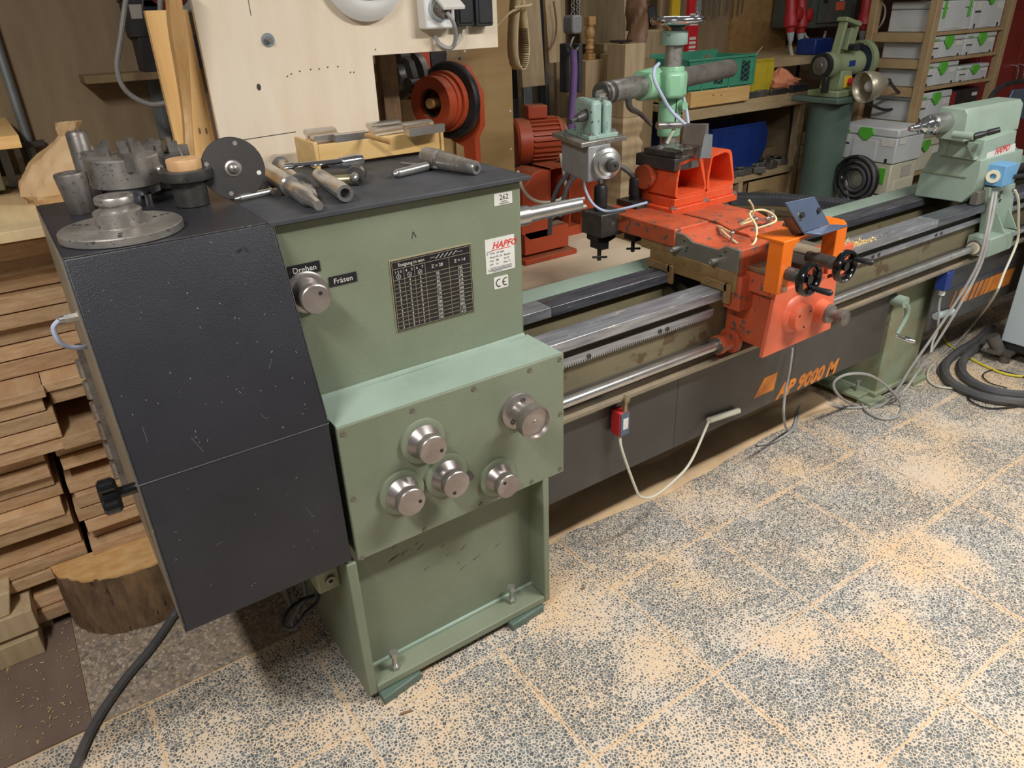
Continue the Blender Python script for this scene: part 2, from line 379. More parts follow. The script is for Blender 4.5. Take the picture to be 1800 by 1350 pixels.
# ------------------------------------------------------------- lathe: headstock, bed, legs
LA = thing('copying_lathe', 'long green copying lathe with headstock, steel bed rails and dark covers', 'lathe', (1.0, 1.56, 0))
YP, YH, ZT = 1.352, 1.512, 1.27
def K(name, mb, m, par=None, **k): return mb.build(name, m, par or LA, **k)
hs = K('headstock', MB().box(.43, 1.06, YH, 2.10, .80, ZT), 'green', bevel=.006)
K('top_mat', MB().slab([(.418, 1.49, ZT), (1.078, 1.49, ZT+.002), (1.085, 2.11, ZT), (.418, 2.11, ZT)], (0, 0, .011)), 'rubber', bevel=.002)
gb = K('gearbox', MB().box(.446, 1.066, YP+.012, 1.62, .484, .847), 'green', bevel=.005)
fp = K('control_panel', MB().box(.442, 1.071, YP, YP+.012, .481, .849), 'green', bevel=.0015)
K('weld_bead', MB().tube([(.45, YH-.003, .85), (.7, YH-.004, .852), (.9, YH-.003, .85), (1.055, YH-.003, .852)], .008, n=8), 'green_light')
K('shelf_top', MB().box(.444, 1.069, YP+.006, YH-.002, .847, .8505), 'green_light')  # same green paint, lighter here: light from above put into the colour
# stand under the headstock
K('side_plate', MB().box(.412, .437, YP, 2.0, .028, .4805), 'green', bevel=.003)
K('side_plate', MB().box(.998, 1.018, YP, 2.0, .028, .4805), 'green', bevel=.003)
K('back_plate', MB().box(.437, .998, 1.425, 1.44, .028, .5), 'green')
rs = random.Random(9); g = MB()
for i in range(14):
    q = at(rs.uniform(690, 900), rs.uniform(955, 1010)-.25*0, y=1.4246); l_ = rs.uniform(.004, .016); a = rs.uniform(.25, .6)
    if q.z > .46 or q.x > .98: continue
    e1 = V((math.cos(a), 0, math.sin(a))); e2 = V((-math.sin(a), 0, math.cos(a)))
    g.slab([q-e1*l_-e2*.0008, q+e1*l_-e2*.0003, q+e1*l_+e2*.0003, q-e1*l_+e2*.0012], (0, -.0003, 0))
o_ = K('scuff_marks', g, 'leather', smooth=False); o_['kind'] = 'stuff'
K('base_flange', MB().box(.437, .998, YP, 1.425, .028, .052), 'green', bevel=.003)
K('weld_bead', MB().tube([(.437, 1.423, .054), (.7, 1.422, .056), (.998, 1.423, .054)], .006), 'green_light')
for x, y in ((.505, 1.378), (.905, 1.395)):
    b = K('levelling_bolt', MB().cyl((x, y, .04), (x, y, .10), .0068), 'steel')
    K('bolt_head', MB().hexa((x, y, .10), (x, y, .112), .0125), 'steel', b); K('nut', MB().hexa((x, y, .052), (x, y, .064), .0135), 'steel', b)
K('foot_pad', MB().slab([(.44, 1.325, 0), (.565, 1.345, 0), (.565, 1.40, 0), (.44, 1.40, 0)], (0, 0, .026)), 'grinder_stand', bevel=.004)
K('foot_pad', MB().slab([(.865, 1.335, 0), (.99, 1.345, 0), (.99, 1.42, 0), (.86, 1.42, 0)], (0, 0, .026)), 'grinder_stand', bevel=.004)
bk = K('cable_bracket', MB().box(.352, .412, 1.42, 1.48, .37, .46), 'green_dirty', bevel=.006)
K('socket_screw', MB().ring((.385, 1.418, .405), (0, -1, 0), .012, .006, .006, 16), 'mach_grey', bk)
# panel screws
scm = MB().ring((0, 0, 0), (0, -1, 0), .0058, .0028, .002, 14).cyl((0, -.0004, 0), (0, -.0008, 0), .0045, n=10).mesh('screw', 'mach_grey')
for px, py in ((603, 762), (725, 721), (833, 683), (931, 650), (984, 631), (985, 727), (985, 823), (935, 846), (846, 887), (747, 931), (637, 980), (621, 876)):
    inst('screw', scm, fp, at(px, py, y=YP-.0006))
# selector dials on the control panel
def dial(px, py, r, ang):
    c = at(px, py, y=YP); y = YP
    k = K('selector_dial', MB().lathe(c, (0, -1, 0), [(0, r*1.36), (.008, r*1.36), (.0095, r*1.28), (.0095, r*1.02)], 36), 'green')
    K('knob', MB().lathe((c.x, y-.0095, c.z), (0, -1, 0), [(0, r*1.02), (.018, r*.72), (.019, r*.70), (.026, r*.66), (.0275, r*.80), (.030, r*.84), (.046, r*.84), (.048, r*.80)], 36), 'knob_steel', k)
    q = V((c.x+r*.5*math.cos(ang), y-.0575, c.z+r*.5*math.sin(ang)))
    K('index_hole', MB().cyl(q, q+V((0, -.0006, 0)), .0048, n=14), 'ink', k)
dial(742, 774, .043, -.35); dial(705, 864, .043, -.2); dial(783, 834, .043, -2.0); dial(873, 838, .040, 2.2)
c = at(822, 835, y=YP); K('plug', MB().lathe(c, (0, -1, 0), [(0, .012), (.012, .012), (.013, .009)], 18), 'dark_steel')
c = at(908, 720, y=YP)
hw = K('feed_handwheel', MB().lathe(c, (0, -1, 0), [(0, .05), (.010, .05), (.013, .046), (.013, .028), (.05, .024), (.054, .034), (.058, .043), (.062, .045), (.088, .045), (.089, .041), (.080, .038), (.080, .008)], 40), 'knob_steel')
K('hub_screw', MB().ball((c.x, YP-.08, c.z), .007, (1, .6, 1)), 'steel', hw)
for dx, dz in ((.012, .03), (-.022, -.024)): K('flange_screw', MB().ring((c.x+dx, YP-.013, c.z+dz), (0, -1, 0), .007, .0035, .002, 14), 'dark_steel', hw)
# turning / milling selector
c = at(536, 512, y=YH)
sk = K('mode_selector', MB().lathe(c, (0, -1, 0), [(0, .047), (.010, .047), (.013, .043), (.013, .034), (.03, .0255), (.045, .0255), (.047, .031), (.050, .033), (.066, .033), (.068, .0305)], 40), 'knob_steel')
K('index_hole', MB().cyl((c.x+.011, YH-.068, c.z+.012), (c.x+.011, YH-.0686, c.z+.012), .0045, n=14), 'ink', sk)
def sign(nm, x0, x1, z0, z1, t=.0025, m='plate_black', y=YH, bev=0): return K(nm, MB().box(x0, x1, y-t, y, z0, z1), m, bevel=bev)
s = sign('name_strip', .446, .517, 1.153, 1.1765); K('lettering', MB().text('Drehen', .0175, (.4815, YH-.003, 1.159), align='CENTER'), 'sticker', s)
s = sign('name_strip', .5315, .598, 1.1115, 1.1335); K('lettering', MB().text('Fräsen', .0175, (.5648, YH-.003, 1.1165), align='CENTER'), 'sticker', s)
# pitch table plate
X0, X1, Z0, Z1 = .683, .902, .962, 1.138
s = sign('pitch_table_plate', X0, X1, Z0, Z1, .003)
K('plate_edge', MB().box(X0-.002, X1+.002, YH-.002, YH, Z0-.002, Z1+.003), 'gold_line', s)
g = MB(); yl = YH-.0034; t = .0004
def hl(z, a, b): g.box(a, b, yl, yl+.0003, z-t, z+t)
def vl(x, a, b): g.box(x-t, x+t, yl, yl+.0003, a, b)
W = X1-X0; HH = Z1-Z0
cx = [X0+.003, X0+.032, X0+.060, X0+.089, X0+.155, X1-.003]
hl(Z0+.003, cx[0], cx[-1]); hl(Z1-.003, cx[0], cx[-1]); hl(Z1-.02, cx[0], cx[-1])
for i, x in enumerate(cx): vl(x, Z0+.003, Z1-(.003 if i in (0, 5) else .02))
zr = [Z1-.047-i*(HH-.05)/12 for i in range(13)]
for z in zr[:-1]: hl(z, cx[0], cx[-1])
K('grid_lines', g, 'gold_line', s)
g = MB(); yl = YH-.0033
def T(t_, sz, x, z, al='CENTER', **k): g.text(t_, sz, (x, yl, z), align=al, **k)
T('Steigung in mm', .0115, X0+.018, Z1-.0155, 'LEFT'); T('Z = 28', .0115, (cx[3]+cx[4])/2, Z1-.037); T('Z = 14', .0115, (cx[4]+cx[5])/2, Z1-.037)
T('1 2 3', .009, (cx[0]+cx[1])/2, Z1-.031); T('4    5', .009, (cx[1]+cx[2])/2, Z1-.031); T('6    7', .009, (cx[2]+cx[3])/2, Z1-.031)
A = '1 2 3 1 2 3 1 2 3 1 2 3'.split(); Bq = '4 4 4 5 5 5 4 4 4 5 5 5'.split(); Cq = '6 6 6 6 6 6 7 7 7 7 7 7'.split()
Dq = '50 65 85 105 135 170 220 280 350 440 560 700'.split(); Eq = '105 135 170 210 270 340 440 560 700 880 1130 1410'.split()
for i in range(12):
    z = zr[i]-.0086
    for j, q in enumerate((A, Bq, Cq, Dq, Eq)): T(q[i], .0092, (cx[j]+cx[j+1])/2, z)
for j, a in ((0, 1.57), (1, 2.3), (2, .9)):
    q = V(((cx[j]+cx[j+1])/2, yl, Z1-.0395)); g.ring(q, (0, -1, 0), .0058, .005, .0002, 20); g.obox(q, (.006, .0003, .0012), (0, -a, 0))
for k in range(5):   # twist drawing at the top edge
    x = X0+.118+k*.012; g.slab([(x, yl, Z1-.016), (x+.002, yl, Z1-.016), (x+.013, yl, Z1-.007), (x+.011, yl, Z1-.007)], (0, -.0002, 0))
g.box(X0+.105, X0+.118, yl, yl+.0003, Z1-.0118, Z1-.0112); g.box(X0+.178, X0+.195, yl, yl+.0003, Z1-.0118, Z1-.0112)
K('lettering', g, 'sticker', s)
# maker's label, CE label, inventory label
s = sign('maker_label', .946, 1.035, 1.049, 1.139, .001, 'sticker')
K('logo', MB().text('HAPFO', .0235, (.966, YH-.0015, 1.1125), shear=.35, bold=.0006).box(.964, 1.022, YH-.0015, YH-.001, 1.108, 1.1095), 'red_print', s)
g = MB(); yl = YH-.0015
for i, t_ in enumerate(('TYPE   AP 9000', 'Masch-Nr. 28   Baujahr', 'Volt   380        Hz 50', 'kW    5,5        Amp 12')): g.text(t_, .0068, (.958, yl, 1.0985-i*.0095))
for z in (1.0625, 1.0595, 1.0565): g.box(.958, 1.024, yl, yl+.0003, z, z+.0008)
g.text('D-8201 Maschinen', .004, (.965, yl, 1.051)); K('lettering', g, 'ink', s)
g = MB(); g.box(.955, 1.025, yl, yl+.0004, 1.0545, 1.0558).slab([(.951, yl, 1.061), (.953, yl, 1.061), (.957, yl, 1.0545), (.955, yl, 1.0545)], (0, -.0003, 0)).box(.952, .966, yl, yl+.0004, 1.106, 1.1075).slab([(.949, yl, 1.098), (.951, yl, 1.098), (.953, yl, 1.1075), (.951, yl, 1.1075)], (0, -.0003, 0)); K('frame_lines', g, 'grey_print', s)
s = K('ce_label', MB().prism(rounded(.968, 1.012, 1.003, 1.036, .004), 'y', YH-.001, YH), 'sticker')
g = MB()
for cx_, a0 in ((.984, 0), (1.0045, 0)):
    pts = [(cx_+.011*math.cos(math.radians(a)), yl, 1.0195+.011*math.sin(math.radians(a))) for a in range(75, 286, 15)]
    inn = [(cx_+.0085*math.cos(math.radians(a)), yl, 1.0195+.0085*math.sin(math.radians(a))) for a in range(75, 286, 15)]
    for i in range(len(pts)-1): g.slab([pts[i], pts[i+1], inn[i+1], inn[i]], (0, -.0003, 0))
g.box(.9945, 1.0025, yl-.0003, yl, 1.0183, 1.0207); K('lettering', g, 'ink', s)
s = sign('inventory_label', .979, 1.033, 1.2185, 1.248, .001, 'sticker'); K('lettering', MB().text('262', .0185, (1.008, yl, 1.2315), align='CENTER').text('Institut', .006, (1.008, yl, 1.2255), align='CENTER').text('Holztechnik', .006, (1.008, yl, 1.2205), align='CENTER'), 'ink', s)
# black belt cover
cvp = [(1.493, 1.28), (YP, .87), (YP, .489), (1.9, .489), (2.03, .8), (2.03, 1.28)]
bc = K('belt_cover', MB().prism(cvp, 'x', .046, .4275), 'black_paint', bevel=.004)
for q_ in (((YP, .87), (YP, .87)), ((1.493, 1.28), (1.493, 1.28))): K('worn_edge', MB().tube([(.047, q_[0][0], q_[0][1]), (.427, q_[1][0], q_[1][1])], .0014, n=6, sub=1), 'edge_wear', bc)
K('worn_edge', MB().tube([(.0465, 1.493, 1.28), (.0465, YP, .87), (.0465, YP, .489)], .0013, n=6, sub=1), 'edge_wear', bc)
K('worn_edge', MB().tube([(.427, 1.493, 1.28), (.427, YP, .87)], .0012, n=6, sub=1), 'edge_wear', bc)
K('worn_edge', MB().tube([(.0465, 1.493, 1.28), (.0465, 2.03, 1.28)], .0013, n=6, sub=1), 'edge_wear', bc)
K('cover_side', MB().prism([(1.497, 1.277), (YP+.004, .868), (YP+.004, .493), (1.895, .493), (2.025, .8), (2.025, 1.277)], 'x', .0445, .046), 'dusty_steel', bc)  # pale brown tone paints in the boards' reflection on this side
for px, py in ((428, 435),): K('cover_screw', MB().cyl(at(px, py, y=1.475), at(px, py, y=1.470), .0035, n=12), 'ink', bc)
c = at(118, 560, y=1.6); kk = K('cable_gland', MB().cyl((.046, c.y, c.z), (.022, c.y, c.z), .009, n=6).cyl((.022, c.y, c.z), (.012, c.y, c.z), .0075), 'steel', bc)
K('cable', MB().tube([(.012, c.y, c.z), (-.001, c.y-.002, c.z-.012), (0, c.y, c.z-.04), (.012, c.y+.01, c.z-.06), (.034, c.y+.03, c.z-.075), (.05, c.y+.07, c.z-.09)], .005), 'cable_blue', bc)
c = at(222, 862, y=1.42); st = K('star_knob', MB().cyl((.046, c.y, c.z), (.012, c.y, c.z), .0115), 'black_gloss', bc)
g = MB().lathe((.014, c.y, c.z), (-1, 0, 0), [(0, .016), (.008, .026), (.03, .026), (.036, .016)], 20)
for k in range(4):
    a = k*math.pi/2+.3; g.lathe((.013, c.y+.028*math.cos(a), c.z+.028*math.sin(a)), (-1, 0, 0), [(0, .010), (.007, .016), (.029, .016), (.034, .010)], 14)
K('star_grip', g, 'black_gloss', st)
for k in range(6):
    z_ = .36+k*.062
    K('hinge_knuckle', MB().cyl((.032, 2.03, z_+.17), (.032, 2.03, z_+.218), .0135), 'worn_steel', bc)
K('hinge_leaf', MB().box(.03, .046, 2.0, 2.034, .50, .93), 'cast', bc)
rf = random.Random(21); g = MB(); n_ = V((0, -.41, .141)).normalized()
for i in range(70):
    x = rf.uniform(.06, .415); a = rf.uniform(0, 3.1); l_ = rf.uniform(.0006, .0024) if i < 64 else rf.uniform(.008, .02); w_ = rf.uniform(.0004, .0008) if i < 64 else .0002
    if i % 4: f = rf.uniform(.03, .97); c_ = V((x, 1.352+.141*f, .87+.41*f)); u_ = V((0, .141, .41)).normalized(); nn = n_
    else: c_ = V((x, YP, rf.uniform(.51, .85))); u_ = V((0, 0, 1)); nn = V((0, -1, 0))
    e1 = V((1, 0, 0))*math.cos(a)+u_*math.sin(a); e2 = V((1, 0, 0))*-math.sin(a)+u_*math.cos(a); c_ = c_+nn*.0003
    g.slab([c_-e1*l_-e2*w_, c_+e1*l_-e2*w_, c_+e1*l_+e2*w_, c_-e1*l_+e2*w_], nn*.0002)
o_ = K('paint_scratches', g, 'fleck', bc, smooth=False); o_['kind'] = 'stuff'
q = at(727, 413, y=YH-.0006); K('pen_mark', MB().slab([q+V((-.006, 0, -.008)), q+V((-.0045, 0, -.008)), q+V((.0, 0, .008)), q+V((-.001, 0, .008))], (0, -.0003, 0)), 'ink', hs); K('pen_mark', MB().slab([q+V((.0045, 0, -.006)), q+V((.007, 0, -.007)), q+V((.001, 0, .008)), q+V((-.0005, 0, .008))], (0, -.0003, 0)), 'ink', hs)
# spindle with toothed drive centre
sp = K('spindle', MB().lathe((1.06, 1.56, 1.165), (1, 0, 0), [(0, .026), (.05, .026), (.052, .021), (.055, .021), (.23, .019)], 32), 'steel')
K('drive_prong', MB().lathe((1.275, 1.56, 1.165), (1, 0, 0), [(0, .012), (.012, .010), (.032, .001)], 16), 'steel', sp)
for a in range(4):
    q = a*math.pi/2+.4; K('drive_tooth', MB().obox((1.294, 1.56+.014*math.cos(q), 1.165+.014*math.sin(q)), (.02, .009, .005), (q, 0, 0)), 'steel', sp)
# ---------------- bed
XE = 5.4
for nm, y0, y1, m in (('front_rail', 1.408, 1.488, 'rail'), ('rear_rail', 1.63, 1.71, 'rail_dark')):
    r = K(nm, MB().box(1.0, 1.655 if 'front' in nm else 1.245, y0, y1, .818, .85), 'rail', bevel=.002)
    K('rail_section', MB().box(1.656 if 'front' in nm else 1.246, 3.02, y0, y1, .818, .8497), m, r, bevel=.002)
    K('rail_section', MB().box(3.021, XE, y0, y1, .818, .8497), 'rail_dark', r, bevel=.002)
K('bed_beam', MB().box(1.0, 3.0, 1.45, 1.475, .60, .818), 'bed', bevel=.002)
K('bed_beam', MB().box(3.003, XE, 1.45, 1.475, .60, .818), 'bed', bevel=.002)
K('rear_beam', MB().box(1.0, XE, 1.655, 1.68, .45, .818), 'bed')
K('rear_ledge', MB().prism([(1.68, .80), (1.80, .835), (1.80, .85), (1.79, .853), (1.68, .816)], 'x', 1.0, XE), 'green_light')
K('rear_skirt', MB().box(1.0, XE, 1.79, 1.805, .3, .845), 'cover')
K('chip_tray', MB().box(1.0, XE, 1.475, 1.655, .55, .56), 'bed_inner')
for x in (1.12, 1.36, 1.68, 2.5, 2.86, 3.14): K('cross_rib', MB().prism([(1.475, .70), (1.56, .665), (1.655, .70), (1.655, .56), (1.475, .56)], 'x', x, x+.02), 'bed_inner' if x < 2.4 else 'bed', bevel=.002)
# toothed rack
g = MB().box(1.02, 1.74, 1.43, 1.45, .762, .785)
nt = 84
for i in range(nt):
    x = 1.03+i*(.70/nt); g.prism([(x, .762), (x+.0058, .762), (x+.0042, .755), (x+.0016, .755)], 'y', 1.43, 1.45)
rk = K('gear_rack', g, 'rail', smooth=False)
rsm = MB().ring((0, 0, 0), (0, -1, 0), .0075, .0035, .0025, 16).mesh('rack_screw', 'dark_steel')
for px, py in ((1035, 626), (1160, 582), (1173, 578)): inst('rack_screw', rsm, rk, at(px, py, y=1.4298))
g = K('gear_rack', MB().box(2.2, XE, 1.43, 1.45, .762, .785), 'rail')
for x in (2.62, 2.66, 3.07, 3.11, 3.5): inst('rack_screw', rsm, g, (x, 1.4298, .774))
# traverse shaft, ledge, covers
K('traverse_shaft', MB().cyl((1.06, 1.405, .664), (XE, 1.405, .664), .0155), 'arbor_steel')
K('shaft_ledge', MB().prism([(1.445, .615), (1.405, .607), (1.405, .597), (1.45, .597)], 'x', 1.0, XE), 'dusty_steel')
K('ledge_back', MB().box(1.0, XE, 1.443, 1.4495, .60, .665), 'cover')
K('cover_lip', MB().tube([(1.06, 1.437, .577), (XE, 1.437, .577)], .0055, n=8, sub=1), 'brass_edge')
cv = K('bed_cover', MB().box(1.0, 2.855, 1.445, 1.452, .30, .575), 'cover')
for x in (1.62, 2.24): K('cover_seam', MB().box(x, x+.0015, 1.4445, 1.446, .302, .574), 'ink', cv)
K('lettering', MB().text('AP 9000 M', .082, at(1364, 702, y=1.4444), shear=.3, bold=.0042), 'orange_print', cv)
a = at(1324, 701, y=1.4444)
K('stripe_block', MB().slab([a, a+V((.115, 0, 0)), a+V((.125, 0, .07)), a+V((.05, 0, .07))], (0, -.0005, 0)), 'orange_print', cv)
cv2 = K('bed_cover', MB().box(3.215, XE, 1.445, 1.452, .30, .575), 'cover')
for i in range(12):
    a = at(1668+i*8.6, 541-i*3.4, y=1.4444); wd = .012+.0045*i
    K('stripe', MB().slab([a, a+V((wd, 0, 0)), a+V((wd+.028, 0, .075+.0006*i)), a+V((.028, 0, .075+.0006*i))], (0, -.0005, 0)), 'orange_print', cv2)
K('cover_blue_line', MB().box(3.25, 4.2, 1.4442, 1.445, .47, .474), 'bin_blue', cv2)
lx0, lx1 = at(1544, 662, y=1.5).x, at(1617, 610, y=1.5).x
K('bed_leg', MB().box(lx0, lx1, 1.5, 1.9, .03, .60), 'green_dirty', bevel=.004)
K('leg_flange', MB().box(lx0-.02, lx1+.06, 1.485, 1.93, .022, .042), 'green_dirty', bevel=.003)
K('leg_flange', MB().box(lx0-.10, lx0-.0, 1.52, 1.93, .022, .038), 'green_dirty', bevel=.003)
K('foot_pad', MB().box(lx0-.09, lx0+.03, 1.46, 1.53, 0, .022), 'green_dirty', bevel=.003); K('foot_pad', MB().box(lx1-.06, lx1+.06, 1.46, 1.53, 0, .022), 'green_dirty', bevel=.003)
c = V((lx0-.05, 1.56, .038)); b = K('levelling_bolt', MB().cyl(c, c+V((0, 0, .05)), .007), 'steel'); K('bolt_head', MB().hexa(c+V((0, 0, .05)), c+V((0, 0, .06)), .012), 'steel', b)
# crank on the leg
c = at(1572, 526, y=1.44); ck = K('clamp_crank', MB().cyl((c.x, 1.50, c.z), (c.x, 1.39, c.z), .024), 'green_light')
e = at(1574, 590, y=1.40)
K('crank_arm', MB().tube([(c.x, 1.40, c.z), (c.x+.035, 1.398, c.z-.035), (c.x+.04, 1.396, c.z-.075), (e.x, 1.395, e.z+.01)], lambda t: .013-.005*t), 'green_light', ck)
K('crank_grip', MB().lathe((e.x, 1.395, e.z), (.25, -1, -.12), [(0, .009), (.01, .007), (.03, .012), (.06, .010), (.075, .003)], 16), 'chrome', ck)
# limit switches and conduit clips on the cover
c = at(1085, 735, y=1.43); ls = K('limit_switch', MB().box(c.x-.018, c.x+.018, 1.40, 1.44, c.z-.048, c.z+.034), 'red', bevel=.003)
K('switch_face', MB().box(c.x-.014, c.x+.02, 1.397, 1.401, c.z-.045, c.z+.03), 'blue_plate', ls); K('switch_label', MB().box(c.x-.006, c.x+.014, 1.3955, 1.397, c.z-.025, c.z+.012), 'sticker', ls)
K('roller_arm', MB().box(c.x, c.x+.012, 1.40, 1.41, c.z+.03, c.z+.075).cyl((c.x+.006, 1.395, c.z+.075), (c.x+.006, 1.412, c.z+.075), .011), 'brass_edge', ls)
K('cable', MB().tube([(c.x, 1.415, c.z-.045), at(1093, 790, y=1.40), at(1118, 860, y=1.38), at(1128, 874, y=1.375), at(1150, 872, y=1.375), at(1185, 845, y=1.38), at(1215, 810, y=1.40), at(1248, 736, y=1.43)], .0045), 'cable_light', ls)
a, b2 = at(1246, 739, y=1.43), at(1298, 722, y=1.43); K('conduit_stub', MB().cyl(a, b2, .011), 'cable_light')
c = at(1657, 492, y=1.43); ls = K('limit_switch', MB().box(c.x-.028, c.x+.028, 1.40, 1.445, c.z-.04, c.z+.045), 'bin_blue', bevel=.004)
K('switch_gland', MB().cyl((c.x, 1.42, c.z-.04), (c.x, 1.42, c.z-.065), .013), 'sticker', ls)
K('cable', MB().tube([(c.x, 1.42, c.z-.06), at(1651, 535, y=1.42), at(1648, 580, y=1.40), at(1640, 600, y=1.38), at(1636, 620, y=1.36)], .005), 'cable_grey', ls)
a, b2 = at(1645, 556, y=1.43), at(1674, 548, y=1.43); K('conduit_stub', MB().cyl(a, b2, .016), 'cabinet_grey')
# ------------------------------------------------------------- copying carriage
CA = thing('copying_carriage', 'orange copying carriage with tool brackets and black handwheels astride the bed rails', 'carriage', (1.95, 1.5, .851))
def K(name, mb, m, par=None, **k): return mb.build(name, m, par or CA, **k)
def yz(px, x): return [(p.y, p.z) for p in (at(a, b, x=x) for a, b in px)]
def boltmesh(m='mach_grey', r=.009, h=.008): return MB().hexa((0, 0, 0), (0, 0, h), r).cyl((0, 0, -.001), (0, 0, .001), r*1.5, n=16).mesh('bolt', m)
hexm = boltmesh('steel')
K('saddle', MB().box(1.755, 2.23, 1.40, 1.735, .851, .9045), 'mach_grey', bevel=.003)
K('saddle_front', MB().box(1.752, 2.24, 1.345, 1.406, .795, .905), 'orange_worn', bevel=.003)
K('saddle_end', MB().box(1.745, 1.7525, 1.36, 1.73, .852, .915), 'brown_dust', bevel=.002)
for a in ((1.385, 1.49), (1.625, 1.735)):
    q = K('way_wiper', MB().box(1.735, 1.746, a[0], a[1], .852, .878).box(1.735, 1.746, a[0]-.012, a[0]+.012, .815, .878), 'brown_dust', bevel=.002)
    for dy in (.015, .075): K('wiper_screw', MB().cyl((1.735, a[0]+dy, .867), (1.731, a[0]+dy, .867), .005, n=12), 'mach_grey', q)
# front slide body, machined end plate
prof = yz([(1183, 407), (1204, 413), (1218, 426), (1262, 439), (1277, 433), (1302, 441), (1296, 489), (1184, 454)], 1.75)
sl = K('cross_slide', MB().prism(prof, 'x', 1.758, 1.925), 'orange_worn', bevel=.003)
K('end_plate', MB().prism(prof, 'x', 1.748, 1.758), 'mach_grey', sl, bevel=.002)
for a, b in ((1193, 436), (1262, 457)):
    c = at(a, b, x=1.748); K('cap_screw', MB().cyl((1.748, c.y, c.z), (1.718, c.y, c.z), .0085).ring((1.718, c.y, c.z), (-1, 0, 0), .0085, .0045, .003, 16), 'steel', sl)
for a, b in ((1203, 424), (1208, 436), (1206, 441), (1275, 443), (1266, 450)):
    c = at(a, b, x=1.7475); K('oil_hole', MB().cyl((1.7478, c.y, c.z), (1.747, c.y, c.z), .0035, n=12), 'ink', sl)
K('slide_bar', MB().box(1.742, 1.905, 1.62, 2.0, .938, .999), 'orange_worn', sl, bevel=.004)
K('slide_foot', MB().box(1.75, 1.9, 1.64, 1.78, .905, .938), 'brown_dust', sl)
s2 = K('cross_slide', MB().prism([(1.46, .90), (1.46, .955), (1.49, .975), (1.56, .975), (1.62, .99), (2.0, .99), (2.0, .935), (1.7, .90)], 'x', 1.945, 2.15), 'orange_worn', bevel=.003)
K('slide_end', MB().box(2.15, 2.156, 1.465, 1.64, .905, .962), 'dusty_steel', s2)
for x, y, z in ((1.80, 1.40, .958), (1.83, 1.52, .958), (1.99, 1.5, .976), (2.08, 1.52, .976), (2.02, 1.58, .98), (2.1, 1.6, .985), (1.86, 1.60, .975)):
    inst('bolt', hexm, CA, (x, y, z))
for x, y in ((1.84, 1.47), (2.03, 1.53)):
    q = K('oil_nipple', MB().cyl((x, y, .95), (x, y, 1.0), .004), 'steel'); K('nipple_head', MB().ball((x, y, 1.0), .008), 'steel', q)
K('drain_tap', MB().cyl((2.06, 1.50, .97), (2.06, 1.50, 1.02), .007).cyl((2.04, 1.50, 1.005), (2.085, 1.50, 1.005), .006).box(2.05, 2.075, 1.495, 1.505, 1.018, 1.03), 'steel')
K('oil_hose', MB().tube([(1.84, 1.47, 1.0), at(1262, 398, z=.99), at(1300, 430, z=.975), at(1325, 428, z=.99), at(1330, 400, z=1.02), at(1318, 375, z=1.05), at(1340, 369, z=1.04), at(1360, 378, z=1.03), at(1362, 390, z=1.02), at(1330, 402, z=1.0)], .0035), 'beige_hose')
K('oil_hose', MB().tube([(2.03, 1.53, 1.0), at(1300, 395, z=1.01), at(1322, 380, z=1.04), at(1324, 365, z=1.07), at(1317, 352, z=1.10)], .003), 'beige_hose')
# way covers and base between slides and apron
K('apron_base', MB().box(1.79, 2.16, 1.262, 1.46, .855, .915), 'orange_worn', bevel=.003)
for x, m in ((1.80, 'mach_grey'), (1.93, 'mach_grey'), (2.03, 'dusty_steel')): K('way_cover', MB().box(x, x+.085, 1.258, 1.46, .915, .93), m, bevel=.002)
K('way_end', MB().box(2.045, 2.165, 1.25, 1.262, .86, .955), 'orange_red', bevel=.002)
# apron
ap = K('apron', MB().slab([at(1365, 515, y=1.25), at(1440, 488, y=1.25), at(1473, 475, y=1.25), at(1460, 578, y=1.25), at(1340, 630, y=1.25)], (0, .014, 0)), 'orange_red', bevel=.002)
K('apron_box', MB().box(1.815, 2.09, 1.264, 1.44, .672, .86), 'orange_worn', ap, bevel=.004)
c = at(1398, 557, y=1.25)
K('gear_boss', MB().lathe((c.x-.008, 1.25, c.z+.01), (0, -1, 0), [(0, .062), (.006, .058), (.014, .046), (.036, .044), (.038, .041)], 36), 'orange_red', ap)
for a in (.6, 2.7, 4.8): K('boss_screw', MB().cyl((c.x-.008+.03*math.cos(a), 1.212, c.z+.01+.03*math.sin(a)), (c.x-.008+.03*math.cos(a), 1.2115, c.z+.01+.03*math.sin(a)), .004, n=12), 'ink', ap)
c = at(1441, 546, y=1.25); K('knob_boss', MB().lathe((c.x, 1.25, c.z), (0, -1, 0), [(0, .04), (.015, .036), (.03, .034)], 28), 'orange_red', ap)
K('traverse_knob', MB().lathe((c.x, 1.22, c.z), (0, -1, 0), [(0, .030), (.012, .030), (.018, .016), (.03, .016), (.036, .024), (.05, .027), (.062, .024), (.066, .016)], 28), 'cast', ap)
K('shaft_hub', MB().lathe((1.815, 1.405, .664), (-1, 0, 0), [(0, .042), (.012, .042), (.014, .029), (.055, .027), (.057, .032), (.075, .032), (.077, .029)], 28), 'orange_worn', ap)
K('hub_face', MB().ring((1.738, 1.405, .664), (-1, 0, 0), .028, .0150, .002), 'cast', ap)
